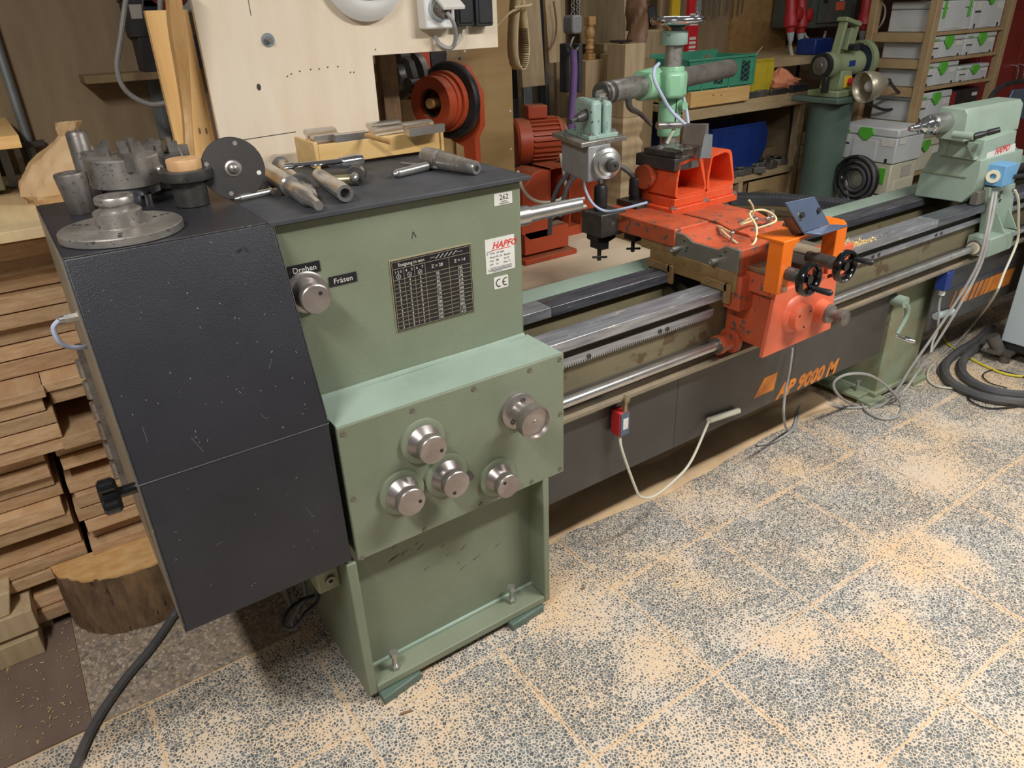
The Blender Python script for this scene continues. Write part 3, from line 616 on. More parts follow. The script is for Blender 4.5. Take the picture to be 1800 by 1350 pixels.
# handwheels
for px, py, ha in ((1425, 492, -1.0), (1489, 469, .5)):
    c = at(px, py, y=1.13); sh = K('spindle_sleeve', MB().lathe((c.x, 1.262, c.z), (0, -1, 0), [(0, .017), (.03, .017), (.032, .020), (.085, .020), (.087, .014), (.12, .012)], 20), 'dark_steel')
    wh = K('handwheel', MB().lathe((c.x, 1.150, c.z), (0, -1, 0), [(0, .036), (.001, .044), (.005, .048), (.02, .049), (.025, .046), (.026, .041), (.022, .037), (.005, .034), (0, .036)], 40, cap=False), 'black_gloss', sh)
    g = MB()
    for k in range(2):
        a = ha+k*3.14; g.cyl((c.x, 1.15, c.z), (c.x+.038*math.cos(a), 1.137, c.z+.038*math.sin(a)), .007, .006, n=10)
    K('spokes', g.lathe((c.x, 1.16, c.z), (0, -1, 0), [(0, .015), (.03, .013)], 18), 'black_gloss', sh)
    a = ha; q = V((c.x+.036*math.cos(a), 1.13, c.z+.036*math.sin(a)))
    K('grip', MB().lathe(q, (.1, -1, 0), [(0, .006), (.008, .006), (.012, .008), (.05, .0095), (.056, .006)], 14), 'black', sh)
# bright orange guard stirrup
gd = K('guard_stirrup', MB().prism([(1.735, .893), (1.735, 1.035), (1.743, 1.05), (1.83, 1.05), (1.83, 1.041), (1.795, 1.035), (1.783, 1.022), (1.783, .893)], 'y', 1.205, 1.255), 'orange_bright', bevel=.002)
K('top_plate', MB().slab([(1.735, 1.206, 1.042), (2.03, 1.206, 1.042), (2.06, 1.235, 1.042), (2.06, 1.30, 1.042), (1.735, 1.30, 1.042)], (0, 0, .009)), 'orange_bright', gd, bevel=.002)
K('post', MB().box(1.985, 2.035, 1.205, 1.25, .935, 1.045), 'orange_bright', gd, bevel=.002)
K('guard_bolt', MB().hexa((1.758, 1.205, .908), (1.758, 1.197, .908), .009), 'steel', gd)
# slotted blue angle plate
A_, B_, C_, D_ = at(1413, 409, z=1.066), at(1459, 394, z=1.066), at(1443, 411, z=1.064), at(1491, 395, z=1.064)
TL, TR = at(1381, 356, z=1.155), at(1432, 345, z=1.155)
nrm = (TL-A_).cross(B_-A_).normalized(); nrm = nrm if nrm.dot(CAM-A_) > 0 else -nrm
bp = K('angle_plate', MB().slab([A_, B_, TR, TL], -nrm*.006), 'blue_plate', bevel=.0015)
K('angle_flange', MB().slab([A_, B_, D_, C_], (0, 0, -.006)), 'blue_plate', bp, bevel=.001)
e1 = (B_-A_); e2 = (TL-A_)
for u in (.2, .8):
    q = A_+e1*u+e2*.72+nrm*.0004
    K('slot', MB().slab([q+e1*.05+e2*.16, q-e1*.05+e2*.16, q-e1*.05-e2*.16, q+e1*.05-e2*.16], nrm*.0004), 'ink', bp)
    q = A_+e1*u+e2*.52+nrm*.0005; K('washer', MB().cyl(q, q+nrm*.002, .014), 'steel', bp); K('bolt', MB().hexa(q+nrm*.002, q+nrm*.011, .0085), 'black', bp)
bl = A_*.4+TL*.6-nrm*.02
K('plate_block', MB().slab([A_-nrm*.008, B_-nrm*.008, B_*.45+TR*.55-nrm*.008, A_*.45+TL*.55-nrm*.008], -nrm*.03), 'dark_steel', bp)
K('block_foot', MB().slab([at(1375, 398, z=1.053), at(1425, 402, z=1.053), at(1452, 392, z=1.053), at(1400, 384, z=1.053)], (0, 0, .009)), 'dark_steel', bp)
# tool brackets on the slides
def bracket(o, w, d, h, rot):
    o = V(o); M3 = Matrix.Rotation(rot, 3, 'Z')
    def X(g):
        g.v = [M3 @ v+o for v in g.v]; return g
    b = K('bracket_base', X(MB().box(-.02, w+.015, -.01, d+.01, -.045, -.018).box(0, w, .0, d, -.018, .012)), 'orange', bevel=.003)
    out = [(0, .012), (0, .06), (.012, h*.93), (w*.55, h), (w*.72, h*.97), (w*.80, h*.9), (w, .03), (w*.97, .012)]
    inn = [(.016, .024), (.009, .06), (.018, h*.87), (w*.54, h*.93), (w*.70, h*.89), (w*.94, .036), (w*.91, .024)]
    g = MB(); n = 0
    g.prism(out, 'y', d*.78, d)            # back wall
    hood = K('tool_bracket', X(g), 'orange', bevel=.004)
    # frame: outer ring between polygons
    g = MB()
    m = 24
    def samp(P, k):
        per = [(V((*P[i], 0))-V((*P[i-1], 0))).length for i in range(len(P))]; cx = sum(p[0] for p in P)/len(P); cz = sum(p[1] for p in P)/len(P)
        res = []
        for i in range(k):
            a = 2*math.pi*i/k; dx, dz = math.cos(a), math.sin(a); best = 0
            for j in range(len(P)):
                x1, z1 = P[j-1][0]-cx, P[j-1][1]-cz; x2, z2 = P[j][0]-cx, P[j][1]-cz; den = dx*(z2-z1)-dz*(x2-x1)
                if abs(den) < 1e-9: continue
                t = (x1*(z2-z1)-z1*(x2-x1))/den; s_ = (x1*dz-z1*dx)/den
                if t > 0 and -1e-6 <= s_ <= 1+1e-6: best = max(best, t)
            res.append((cx+dx*best, cz+dz*best))
        return res
    k = 40; Oo, Ii = samp(out, k), samp(inn, k); vsx = []
    for P, y in ((Oo, 0), (Ii, 0), (Oo, d*.8), (Ii, d*.8)): vsx += [(p[0], y, p[1]) for p in P]
    fs = []
    for i in range(k):
        j = (i+1) % k; fs += [(i, j, k+j, k+i), (2*k+i, 2*k+j, j, i), (k+i, k+j, 3*k+j, 3*k+i)]
    g.add(vsx, fs); K('hood_rim', X(g), 'orange', hood)
    for dx, dy in ((-.008, -.0), (w+.006, -.0), (w+.006, d*.8)):
        q = M3 @ V((dx, dy, -.018))+o; inst('bolt', hexm, CA, q)
    return hood, X
b1 = at(1186, 357, z=1.03); b2 = at(1241, 343, z=1.03)
h1, X1 = bracket(b1, .165, .17, .145, .04); h2, X2 = bracket(b2, .155, .17, .15, .04)
K('side_cap', X1(MB().cyl((0, .13, .075), (-.03, .13, .075), .042)), 'orange_worn', h1)
K('tool_block', X1(MB().box(-.012, .075, -.0, .185, .108, .15)), 'dark_steel', bevel=.003)
K('chrome_clamp', X1(MB().box(.02, .135, .0, .12, .15, .178).box(.05, .125, .005, .1, .105, .15)), 'steel', bevel=.003)
K('clamp_bar', X1(MB().box(-.01, .05, .0, .15, .152, .172)), 'dark_steel', bevel=.002)
for a, b_ in ((.06, .03), (.1, .085), (.02, .1)): inst('bolt', hexm, CA, Matrix.Rotation(.06, 3, 'Z') @ V((a, b_, .179 if a > .05 else .173))+b1)
q = K('deflector', MB().slab([at(1203, 222, y=1.74), at(1213, 217, y=1.74), at(1243, 218, y=1.74), at(1240, 235, y=1.74), at(1234, 257, y=1.74), at(1198, 254, y=1.74), at(1200, 238, y=1.74)], (0, .012, 0)), 'leather', bevel=.002)
K('deflector_plate', MB().slab([at(1232, 217, y=1.77), at(1246, 217, y=1.77), at(1245, 250, y=1.77), at(1228, 285, y=1.77)], (0, .006, 0)), 'steel', q)
K('deflector_plate', MB().slab([at(1238, 237, y=1.74), at(1253, 236, y=1.74), at(1250, 278, y=1.74), at(1231, 278, y=1.74)], (0, .006, 0)), 'galv', q)
K('tool_holder', X2(MB().box(-.03, .03, .04, .12, .11, .17)), 'worn_steel', bevel=.003)
# pneumatic clamps at the rear of the slides
for i, (ctop, cyl_b, rod, xr) in enumerate((((1045, 325), (1045, 372), (1053, 455), 0), ((1107, 311), (1107, 352), (1112, 440), 0))):
    y = 1.95; r0 = at(*rod, y=y); t0 = at(*ctop, y=y); m0 = at(*cyl_b, y=y)
    cl = K('clamp_cylinder', MB().lathe((r0.x, y, m0.z-.005), (0, 0, 1), [(0, .022), (.02, .022), (.021, .024), (t0.z-m0.z-.01, .024), (t0.z-m0.z, .019)], 22), 'black')
    K('clamp_block', MB().box(r0.x-.045, r0.x+.07, y-.06, y+.05, .925, m0.z), 'dark_steel', cl, bevel=.003)
    K('clamp_jaw', MB().prism([(r0.x-.035, .925), (r0.x+.05, .925), (r0.x+.05, .905), (r0.x+.018, .895), (r0.x+.018, .87), (r0.x-.018, .87), (r0.x-.018, .895), (r0.x-.035, .905)], 'y', y-.03, y+.03), 'black', cl)
    K('clamp_rod', MB().cyl((r0.x, y, .90), (r0.x, y, r0.z-.005), .0075), 'dark_steel', cl)
    K('tommy_bar', MB().cyl((r0.x-.03, y, r0.z+.012), (r0.x+.028, y-.01, r0.z+.004), .0042), 'dark_steel', cl)
    K('air_hose', MB().tube([(r0.x, y, t0.z), (r0.x-.01, y+.02, t0.z+.05), (r0.x-.06, y+.1, t0.z+.03), (r0.x-.10, y+.14, t0.z-.06), (r0.x-.09, y+.18, t0.z-.2)], .009) if i == 0 else
      MB().tube([(r0.x, y, t0.z-.01), (r0.x-.05, y+.03, t0.z+.035), (r0.x-.14, y+.06, t0.z+.05), (r0.x-.24, y+.08, t0.z), (r0.x-.27, y+.1, t0.z-.12)], .009), 'hose', cl)
K('signal_cable', MB().tube([at(1024, 300, y=1.9), at(1028, 330, y=1.9), at(1042, 358, y=1.88), at(1065, 371, y=1.86), at(1095, 367, y=1.8), at(1138, 356, y=1.75)], .0045), 'cable_blue')
# ------------------------------------------------------------- radial drilling attachment on its column
DR = thing('drilling_attachment', 'mint green column and arm carrying a drilling spindle behind the carriage', 'drill', (2.0, 1.95, .86))
def K(name, mb, m, par=None, **k): return mb.build(name, m, par or DR, **k)
YC = 1.95; top = at(1178, 62, y=YC); XC = at(1180, 150, y=YC).x
zc = lambda py: at(1180, py, y=YC).z
K('column', MB().cyl((XC, YC, .86), (XC, YC, zc(60)), .0285, n=32), 'worn_steel')
K('column_foot', MB().box(XC-.06, XC+.06, YC-.05, YC+.06, .84, .90), 'orange_worn', bevel=.004)
g = MB()
for i in range(26): g.box(XC+.026, XC+.033, YC-.012, YC+.004, zc(115)+i*.0045, zc(115)+i*.0045+.0025)
K('lift_screw', g.cyl((XC+.029, YC-.004, zc(115)), (XC+.029, YC-.004, zc(78)), .0045), 'steel')
K('collar', MB().lathe((XC, YC, zc(79)), (0, 0, 1), [(0, .044), (.003, .046), (.04, .046), (.044, .042)], 32), 'pale_mint')
wz = zc(36)
hw = K('lift_handwheel', MB().torus((XC+.012, YC, wz), (0, 0, 1), .082, .0125), 'chrome')
K('wheel_hub', MB().lathe((XC+.012, YC, zc(54)), (0, 0, 1), [(0, .02), (.008, .022), (.018, .045), (.03, .08), (.036, .08)], 32), 'chrome', hw)
K('crank_grip', MB().lathe((XC+.055, YC-.05, wz), (0, 0, 1), [(0, .006), (.012, .008), (.035, .012), (.06, .009), (.09, .012)], 16), 'chrome', hw)
sl = K('arm_carrier', MB().lathe((XC, YC, zc(238)), (0, 0, 1), [(0, .036), (.004, .040), (zc(117)-zc(238)-.004, .042), (zc(117)-zc(238), .040)], 32), 'mint')
La, Ra = at(1057, 160, y=1.88), at(1283, 124, y=2.20)
La.z = Ra.z = (La.z+Ra.z)/2
ad = (Ra-La).normalized()
arm = K('arm_tube', MB().lathe(La, ad, [(0, .034), (.02, .0355), ((Ra-La).length-.004, .0355), ((Ra-La).length, .033)], 36), 'worn_steel')
K('arm_cap', MB().lathe(La-ad*.004, ad, [(0, .031), (.004, .0345), (.05, .0362), (.055, .0358)], 36), 'dark_steel', arm); K('cap_bolt', MB().hexa(La-ad*.004, La-ad*.014, .014), 'steel', arm)
mid = La+ad*((V((XC, YC, La.z))-La).dot(ad))
K('arm_clamp', MB().lathe(mid-ad*.13, ad, [(0, .046), (.01, .050), (.05, .050), (.055, .053), (.13, .053), (.16, .045)], 32), 'mint', sl, bevel=0)
K('clamp_body', MB().slab([(XC-.075, YC-.055, zc(170)), (XC-.02, YC-.075, zc(170)), (XC+.03, YC-.05, zc(170)), (XC+.02, YC, zc(170)), (XC-.07, YC, zc(170))], (0, 0, zc(140)-zc(170)+.03)), 'mint', sl, bevel=.012)
K('clamp_slot', MB().box(XC-.012, XC-.010, YC-.0425, YC-.040, zc(215), zc(140)), 'ink', sl)
q = V((XC+.01, YC-.042, zc(184))); K('clamp_boss', MB().cyl(q, q+V((0, -.02, 0)), .014), 'mint', sl)
a, b = at(1108, 178, y=1.85), at(1135, 208, y=1.88)
K('ratchet_handle', MB().tube([at(1104, 172, y=1.85), at(1108, 190, y=1.85), at(1125, 200, y=1.86), at(1145, 220, y=1.87)], lambda t: .012-.006*t), 'dark_steel', sl)
K('lock_lever', MB().cyl(at(1155, 221, y=1.88), at(1195, 220, y=1.86), .012), 'steel', sl); K('lock_lever', MB().cyl(at(1172, 252, y=1.88), at(1185, 226, y=1.87), .006), 'cable_light', sl)
K('cable', MB().tube([at(1158, 112, y=1.90), at(1150, 122, y=1.88), at(1150, 140, y=1.87), at(1162, 165, y=1.86), at(1180, 195, y=1.85), at(1207, 221, y=1.80)], .006), 'cable_blue')
K('cable', MB().tube([at(1192, 140, y=1.93), at(1198, 160, y=1.92), at(1206, 190, y=1.90), at(1210, 218, y=1.85)], .0055), 'cable_blue')
# drilling head under the arm end
zpl = 1.285
P1, P2, P3 = at(970, 233, z=zpl), at(1022, 252, z=zpl), at(1103, 238, z=zpl); P4 = P1+P3-P2
pl = K('head_plate', MB().slab([P1, P2, P3, P4], (0, 0, -.014)), 'worn_steel', bevel=.002)
n1 = (P1-P2); n2 = (P3-P2)
def lp(u, v, z): return P2+n2*u+n1*v+V((0, 0, z))
k = K('dovetail_block', MB().slab([lp(.30, .12, 0), lp(.52, .12, 0), lp(.52, .7, 0), lp(.30, .7, 0)], (0, 0, .11)), 'pale_mint', bevel=.012)
K('dovetail_block', MB().slab([lp(.56, .12, 0), lp(.75, .12, 0), lp(.75, .7, 0), lp(.56, .7, 0)], (0, 0, .105)), 'pale_mint', bevel=.012)
K('block_foot', MB().slab([lp(.2, .06, 0), lp(.85, .06, 0), lp(.85, .8, 0), lp(.2, .8, 0)], (0, 0, .012)), 'pale_mint', k, bevel=.002)
K('hanger', MB().cyl(lp(.53, .3, .08), La+ad*.02+V((0, 0, -.03)), .022), 'cast', k); K('adjusting_nut', MB().lathe(lp(.62, .3, .105), (0, 0, 1), [(0, .02), (.008, .02), (.009, .014), (.02, .017)], 18), 'steel', k)
a = lp(.34, .3, .07); b = at(1002, 214, y=a.y-.02)
K('tilt_lever', MB().lathe(a, b-a, [(0, .017), (.04, .015), (.06, .010), (.062, .006), ((b-a).length-.012, .006), ((b-a).length, .008)], 16), 'dark_steel', k)
for u, v in ((.28, .12), (.8, .15), (.05, .7), (.2, .85)): inst('bolt', hexm, DR, lp(u, v, .012 if u > .2 and v < .3 else .001))
cw = n2.normalized(); cv_ = n1.normalized()
ms = K('motor_housing', MB().slab([lp(.05, .0, -.014)+cw*.02, lp(.05, .0, -.014)+cw*.115, lp(.05, .9, -.014)+cw*.115, lp(.05, .9, -.014)+cw*.02], (0, 0, -.108)), 'hoist_grey', bevel=.004)
c = lp(.05, 0, -.068)+cw*.085
K('spindle_nose', MB().lathe(c, -cv_, [(0, .05), (.012, .05), (.016, .046), (.03, .046), (.034, .036), (.042, .034), (.046, .024), (.055, .022)], 36), 'steel', ms)
K('collet', MB().lathe(c-cv_*.055, -cv_, [(0, .021), (.018, .018), (.02, .013)], 24).ring(c-cv_*.075, -cv_, .012, .006, .003, 24), 'dark_steel', ms)
# ------------------------------------------------------------- tailstock
TS = thing('tailstock', 'pale green tailstock with steel quill standing on the bed rails', 'tailstock', (3.45, 1.56, .8505))
def K(name, mb, m, par=None, **k): return mb.build(name, m, par or TS, **k)
def xpoly(px, x0): return yz(px, x0)
low = xpoly([(1607, 344), (1617, 305), (1640, 268), (1726, 282), (1721, 310), (1711, 336), (1690, 356)], 3.3)
low = [(y, max(z, .852)) for y, z in low]
K('base', MB().prism(low, 'x', 3.30, 3.66), 'green_light', bevel=.003)
K('base_step', MB().box(3.295, 3.302, 1.47, 1.66, .965, .972), 'green_dirty')
up = xpoly([(1642, 207), (1655, 188), (1697, 192), (1702, 201), (1693, 250), (1645, 243)], 3.2)
bd = K('body', MB().prism(up, 'x', 3.2, 3.66), 'green_light', bevel=.003)
ng = [(y, z) for y, z in xpoly([(1650, 238), (1694, 245), (1712, 282), (1650, 272)], 3.27)]
K('neck', MB().prism(ng, 'x', 3.27, 3.64), 'green_light', bevel=.002)
K('front_cheek', MB().slab([at(1722, 282, y=1.44), at(1733, 246, y=1.44), at(1788, 229, y=1.44), at(1776, 305, y=1.44), at(1710, 335, y=1.44)], (0, .06, 0)), 'green_light', bevel=.003)
K('cheek_web', MB().slab([(3.30, 1.47, 1.00), (3.30, 1.49, 1.10), (3.34, 1.445, 1.10), (3.33, 1.445, 1.0)], (.03, 0, 0)), 'green_light')
for a in (((1652, 246), (1661, 271), (1667, 247)), ((1701, 250), (1711, 278), (1720, 252))):
    P = [at(*q, x=3.255) for q in a]; K('gusset', MB().slab(P, (.02, 0, 0)), 'green_light')
q = K('maker_label', MB().slab([at(1735, 269, y=1.4395), at(1785, 252, y=1.4395), at(1783, 269, y=1.4395), at(1732, 282, y=1.4395)], (0, -.001, 0)), 'sticker')
o = at(1748, 272, y=1.4375); e = at(1775, 263.5, y=1.4375); K('logo', MB().text('HAPFO', .038, o, (e-o), (0, 0, 1), shear=.3, bold=.001), 'red_print', q)
qc = at(1676, 211, y=1.56)
qu = K('quill', MB().lathe((3.22, 1.56, qc.z), (-1, 0, 0), [(0, .039), (.125, .039), (.127, .036)], 36), 'steel')
K('live_centre', MB().lathe((3.1, 1.56, qc.z), (-1, 0, 0), [(0, .034), (.015, .034), (.018, .03), (.045, .031), (.05, .028), (.075, .027), (.08, .02), (.085, .014), (.145, .0125), (.15, .009)], 32), 'chrome', qu)
K('cup_point', MB().lathe((2.955, 1.56, qc.z), (-1, 0, 0), [(0, .010), (.010, .011), (.014, .006)], 16), 'steel', qu)
a, b = at(1712, 240, y=1.42), at(1757, 228, y=1.36)
lv = K('quill_lock', MB().cyl((a.x, 1.50, a.z), (a.x, 1.42, a.z), .014), 'green_light')
K('lever_handle', MB().lathe(a, b-a, [(0, .012), (.02, .013), ((b-a).length*.5, .009), ((b-a).length*.55, .012), ((b-a).length, .0105)], 16), 'black', lv)
K('rail_clamp', MB().box(3.33, 3.45, 1.418, 1.45, .852, .91), 'mach_grey', bevel=.003)
K('swarf_spout', MB().slab([at(1722, 355, y=1.42), at(1735, 335, y=1.42), at(1740, 322, y=1.42), at(1744, 325, y=1.42), at(1738, 352, y=1.42)], (0, .02, 0)), 'green_light')
# follower bracket in front of the tailstock, on the traverse shaft
FB = thing('shaft_bracket', 'pale green ribbed bracket gripping the traverse shaft, blue box on top', 'bracket', (3.4, 1.4, .62))
def K(name, mb, m, par=None, **k): return mb.build(name, m, par or FB, **k)
b0 = at(1741, 418, y=1.35); b1_ = at(1795, 400, y=1.35)
K('bearing_block', MB().box(b0.x, b0.x+.22, 1.345, 1.44, .632, .715), 'green_light', bevel=.005)
K('bore_ring', MB().ring((b0.x+.001, 1.405, .664), (-1, 0, 0), .034, .0155, .003), 'cast')
K('bore_gasket', MB().ring((b0.x+.0, 1.405, .664), (-1, 0, 0), .026, .016, .006), 'cream')
vp = K('upright', MB().slab([at(1732, 412, y=1.40), at(1742, 330, y=1.40), at(1786, 322, y=1.40), at(1776, 400, y=1.40)], (0, .03, 0)), 'green_light', bevel=.004)
for px in (1752, 1773): 
    a = at(px, 372 if px < 1760 else 366, y=1.40); z0 = .715
    K('rib', MB().slab([(a.x, 1.40, a.z), (a.x+.012, 1.352, z0), (a.x+.012, 1.40, z0)], (.008, 0, 0)), 'green_light', vp)
for a in ((1756, 345), (1760, 338), (1757, 352), (1781, 334), (1783, 340)):
    q = at(*a, y=1.3995); K('screw', MB().cyl(q, q+V((0, -.004, 0)), .007, n=12), 'dark_steel', vp)
bx0 = at(1751, 328, y=1.38)
bb = K('switch_box', MB().box(bx0.x, bx0.x+.11, 1.36, 1.43, bx0.z, bx0.z+.085), 'blue_box', bevel=.003)
K('grommet', MB().ring((bx0.x-.002, 1.40, bx0.z+.04), (-1, -.3, 0), .026, .012, .01), 'cream', bb)
K('toggle', MB().cyl((bx0.x+.09, 1.36, bx0.z+.03), (bx0.x+.10, 1.325, bx0.z+.04), .009), 'black', bb)
# ------------------------------------------------------------- tools lying on the belt cover and the headstock
ZC, ZM = 1.2803, 1.2835
def obj1(nm, mb, m, label, cat, group=None, bevel=0): return tag(mb.build(nm, m, None, bevel=bevel), label, cat, group)
c = at(213, 396, z=ZC+.016); c.z = ZC
r = .113
t = thing('faceplate', 'round grey steel faceplate with threaded hub lying on the black cover', 'faceplate', c)
d = MB().lathe(c, (0, 0, 1), [(0, r-.002), (.002, r), (.015, r), (.017, r-.002)], 64).build('plate', 'worn_steel', t)
for a in range(3):
    q = a*2.094+.35
    for rr in (.072, .087, .099): 
        p = c+V((rr*math.cos(q), rr*math.sin(q), .017)); MB().cyl(p, p+V((0, 0, .0004)), .0045, n=12).build('hole', 'ink', t)
MB().lathe(c+V((0, 0, .017)), (0, 0, 1), [(0, .046), (.002, .044), (.029, .044), (.031, .041)], 48).build('hub', 'worn_steel', t)
MB().lathe(c+V((0, 0, .048)), (0, 0, 1), [(0, .029), (.010, .029), (.012, .033), (.014, .0355), (.024, .0355), (.026, .034), (.026, .0255), (.004, .0245)], 48).build('collar', 'worn_steel', t)
MB().cyl(c+V((0, 0, .060)), c+V((0, 0, .064)), .0249).build('bore', 'black', t)  # black disc paints the shade down inside the hole
c = at(146, 374, z=ZC)
obj1('taper_sleeve', MB().lathe(c, (-.03, 0, 1), [(0, .024), (.003, .026), (.084, .033), (.087, .032), (.087, .023), (.02, .021)], 36), 'cast', 'dark conical steel sleeve standing at the left edge of the black cover', 'sleeve')
c = at(168, 352, z=ZC); c.y = min(c.y, 2.0)
obj1('steel_tube', MB().lathe(c, (0, 0, 1), [(0, .0235), (.04, .0235), (.041, .0225), (.150, .0225), (.156, .018), (.156, .014), (.12, .014)], 28), 'cast', 'tall thin steel tube standing behind the jaw chuck', 'tube')
def chuck(c, r, z0, h, label, rot, m, stem, tilt=0, jm='cast'):
    t = thing('jaw_chuck', label, 'chuck', c, 'lathe chucks on the black cover')
    MB().lathe(c, (0, 0, 1), [(0, stem), (z0-.02, stem), (z0-.018, r*.86), (z0-.004, r*.88), (z0-.002, r*.9)], 40).build('mount', 'chrome' if m == 'worn_steel' else 'dark_steel', t)
    b = MB().lathe(c+V((0, 0, z0)), (0, 0, 1), [(0, r-.002), (.002, r), (h-.003, r), (h, r-.003), (h, .02), (h-.02, .02)], 48).build('body', m, t)
    for k in range(3):
        a = rot+k*2.094; M3 = Matrix.Rotation(a, 3, 'Z')
        prof = [(.022, 0), (.022, .034), (.036, .034), (.036, .024), (.054, .024), (.054, .013), (.086, .013), (.086, -.024), (.074, -.024), (.074, 0)]
        g = MB().prism([(x*r/.078, z) for x, z in prof], 'y', -.009, .009); g.v = [M3 @ v+c+V((0, 0, z0+h)) for v in g.v]; g.build('jaw', jm, t)
    a = rot+1.047*5; p = c+V((math.cos(a)*r*.97, math.sin(a)*r*.97, z0+h*.42)); n = V((math.cos(a), math.sin(a), 0))
    MB().ring(p, n, .013, .007, .006, 24).build('key_socket', 'steel', t); MB().cyl(p, p+n*.001, .0075, n=4).build('key_hole', 'ink', t)
    return t
chuck(at(236, 358, z=ZC), .075, .045, .062, 'three jaw steel chuck with a square key hole behind the faceplate', .55, 'worn_steel', .042)
q = at(300, 345, z=ZC); q.y += .06; q.x += .012
chuck(q, .058, .035, .055, 'smaller dark jaw chuck half hidden behind the wooden topped flange', .2, 'dark_steel', .04, jm='cast')
c = at(340, 360, z=ZC)
t = thing('flange_chuck', 'dark steel flange with a round wooden disc and screw on top', 'flange', c)
MB().lathe(c, (0, 0, 1), [(0, .034), (.002, .036), (.052, .037), (.054, .041), (.058, .055), (.060, .056), (.078, .056), (.080, .054)], 48).build('flange', 'dark_steel', t)
q = at(327, 315, y=c.y-.056); MB().cyl(q, q+V((.0, -.0015, 0)), .004, n=12).build('set_screw_hole', 'ink', t)
MB().lathe(c+V((0, 0, .080)), (0, 0, 1), [(0, .036), (.019, .037), (.022, .035)], 40).build('wooden_disc', 'beech', t)
MB().cyl(c+V((.002, 0, .1)), c+V((-.004, 0, .128)), .0018, .0012, n=8).build('screw_point', 'steel', t)
# black disc with dome, leaning
b = at(430, 351, z=ZM); d = V((-.28, -.93, .25)).normalized(); up = (V((0, 0, 1))-d*d.z).normalized(); cc = b+up*.068+V((-.012, .0, .002))
t = thing('face_disc', 'thin black round plate with a domed centre leaning on its edge', 'disc', b)
MB().lathe(cc, d, [(0, .067), (.001, .068), (.003, .068), (.004, .067)], 56).build('plate', 'disc_black', t)
MB().lathe(cc+d*.004, d, [(0, .019), (.003, .017), (.004, .0125), (.010, .011), (.014, .006), (.015, .001)], 28).build('dome', 'worn_steel', t)
u = d.orthogonal().normalized(); w2 = d.cross(u)
for k in range(4):
    a = .5+k*1.571; q = cc+(u*math.cos(a)+w2*math.sin(a))*.055+d*.004; MB().cyl(q, q+d*.0006, .005, n=14).build('hole', 'sticker' if k == 1 else 'cast', t)
def bar(nm, a, b, prof, m, label, cat, group=None, n=24): 
    a = V(a); b = V(b); L_ = (b-a).length; return obj1(nm, MB().lathe(a, b-a, [(t_*L_, r_) for t_, r_ in prof], n), m, label, cat, group)
def on(px, py, r): p = at(px, py, z=ZM+r); return p
a, b = on(412, 350, .008), on(478, 336, .008)
t = thing('chuck_key', 'small steel T handle chuck key in front of the black disc', 'key', a)
MB().lathe(a, b-a, [(0, .004), (.012, .004), (.013, .0075), ((b-a).length, .0075)], 20).build('shank', 'steel', t)
q = b+V((.0, 0, .002)); MB().lathe(q+V((0, .02, .002)), (0.1, -1, -.15), [(0, .004), (.03, .004), (.031, .010), (.045, .010)], 16).build('cross_bar', 'cast', t)
bar('morse_arbor', on(470, 300, .02), on(560, 360, .016)+V((0, 0, -.002)), [(0, .021), (.5, .0235), (.51, .019), (.55, .0185), (.56, .0205), (.84, .0185), (.86, .013), (1, .010)], 'arbor_steel', 'large tapered steel arbor lying next to the black disc', 'arbor')
t = bar('socket_wrench', on(486, 284, .018), on(548, 334, .008), [(0, .020), (.14, .023), (.16, .016), (.2, .0105), (1, .009)], 'arbor_steel', 'steel socket head tool lying behind the large tapered arbor', 'tool')
a, b = on(526, 322, .018), on(556, 345, .012)
t = thing('drive_centre', 'small fluted drive centre with a dark flange in the tool pile', 'drive centre', a)
MB().lathe(a, b-a, [(0, .024), (.014, .024), (.016, .018)], 24).build('flange', 'dark_steel', t)
g = MB().lathe(a, b-a, [(0, .010), ((b-a).length*.8, .010), ((b-a).length, .003)], 8); g.build('prong', 'steel', t)
bar('chrome_bar', on(503, 309, .026)+V((0, 0, .022)), on(606, 305, .020)+V((0, 0, .03)), [(0, .007), (.15, .008), (.16, .006), (.95, .0065), (1, .004)], 'chrome', 'thin chrome bar lying across the pile of centres', 'bar')
a, b = on(560, 308, .02), on(607, 340, .02)
t = thing('reducing_sleeve', 'shiny steel sleeve with an open bored end in the tool pile', 'sleeve', a)
MB().lathe(a, b-a, [(0, .016), ((b-a).length*.1, .0175), ((b-a).length*.9, .0195), ((b-a).length*.94, .0185), ((b-a).length, .0185), ((b-a).length, .011), ((b-a).length-.02, .010)], 28).build('sleeve', 'arbor_steel', t)
MB().cyl(b-(b-a).normalized()*.015, b-(b-a).normalized()*.014, .0105).build('bore', 'ink', t)
a, b = on(632, 298, .022), on(614, 325, .02)
t = thing('collet_holder', 'black notched collet holder with a threaded end in the tool pile', 'collet holder', a)
MB().lathe(a, b-a, [(0, .016), (.012, .018), (.02, .016), (.03, .022), (.05, .022), (.054, .017), (.06, .0165), (.07, .022), (.08, .022)], 24).build('body', 'dark_steel', t)
q = a+(b-a).normalized()*.08; MB().lathe(q, b-a, [(0, .011), (.02, .0105), (.024, .008), (.028, .004)], 16).build('thread', 'steel', t)
bar('taper_shank', on(585, 300, .02)+V((0, .02, .012)), on(636, 288, .02)+V((0, 0, .01)), [(0, .008), (.3, .010), (.32, .014), (.8, .017), (1, .015)], 'chrome', 'bright tapered shank lying against the wooden knife box', 'shank')
bar('dead_centre', on(575, 318, .014), on(618, 318, .014)+V((.02, .01, .0)), [(0, .008), (.3, .012), (1, .013)], 'brass_edge', 'short dull centre between the bored sleeve and the collet holder', 'centre')
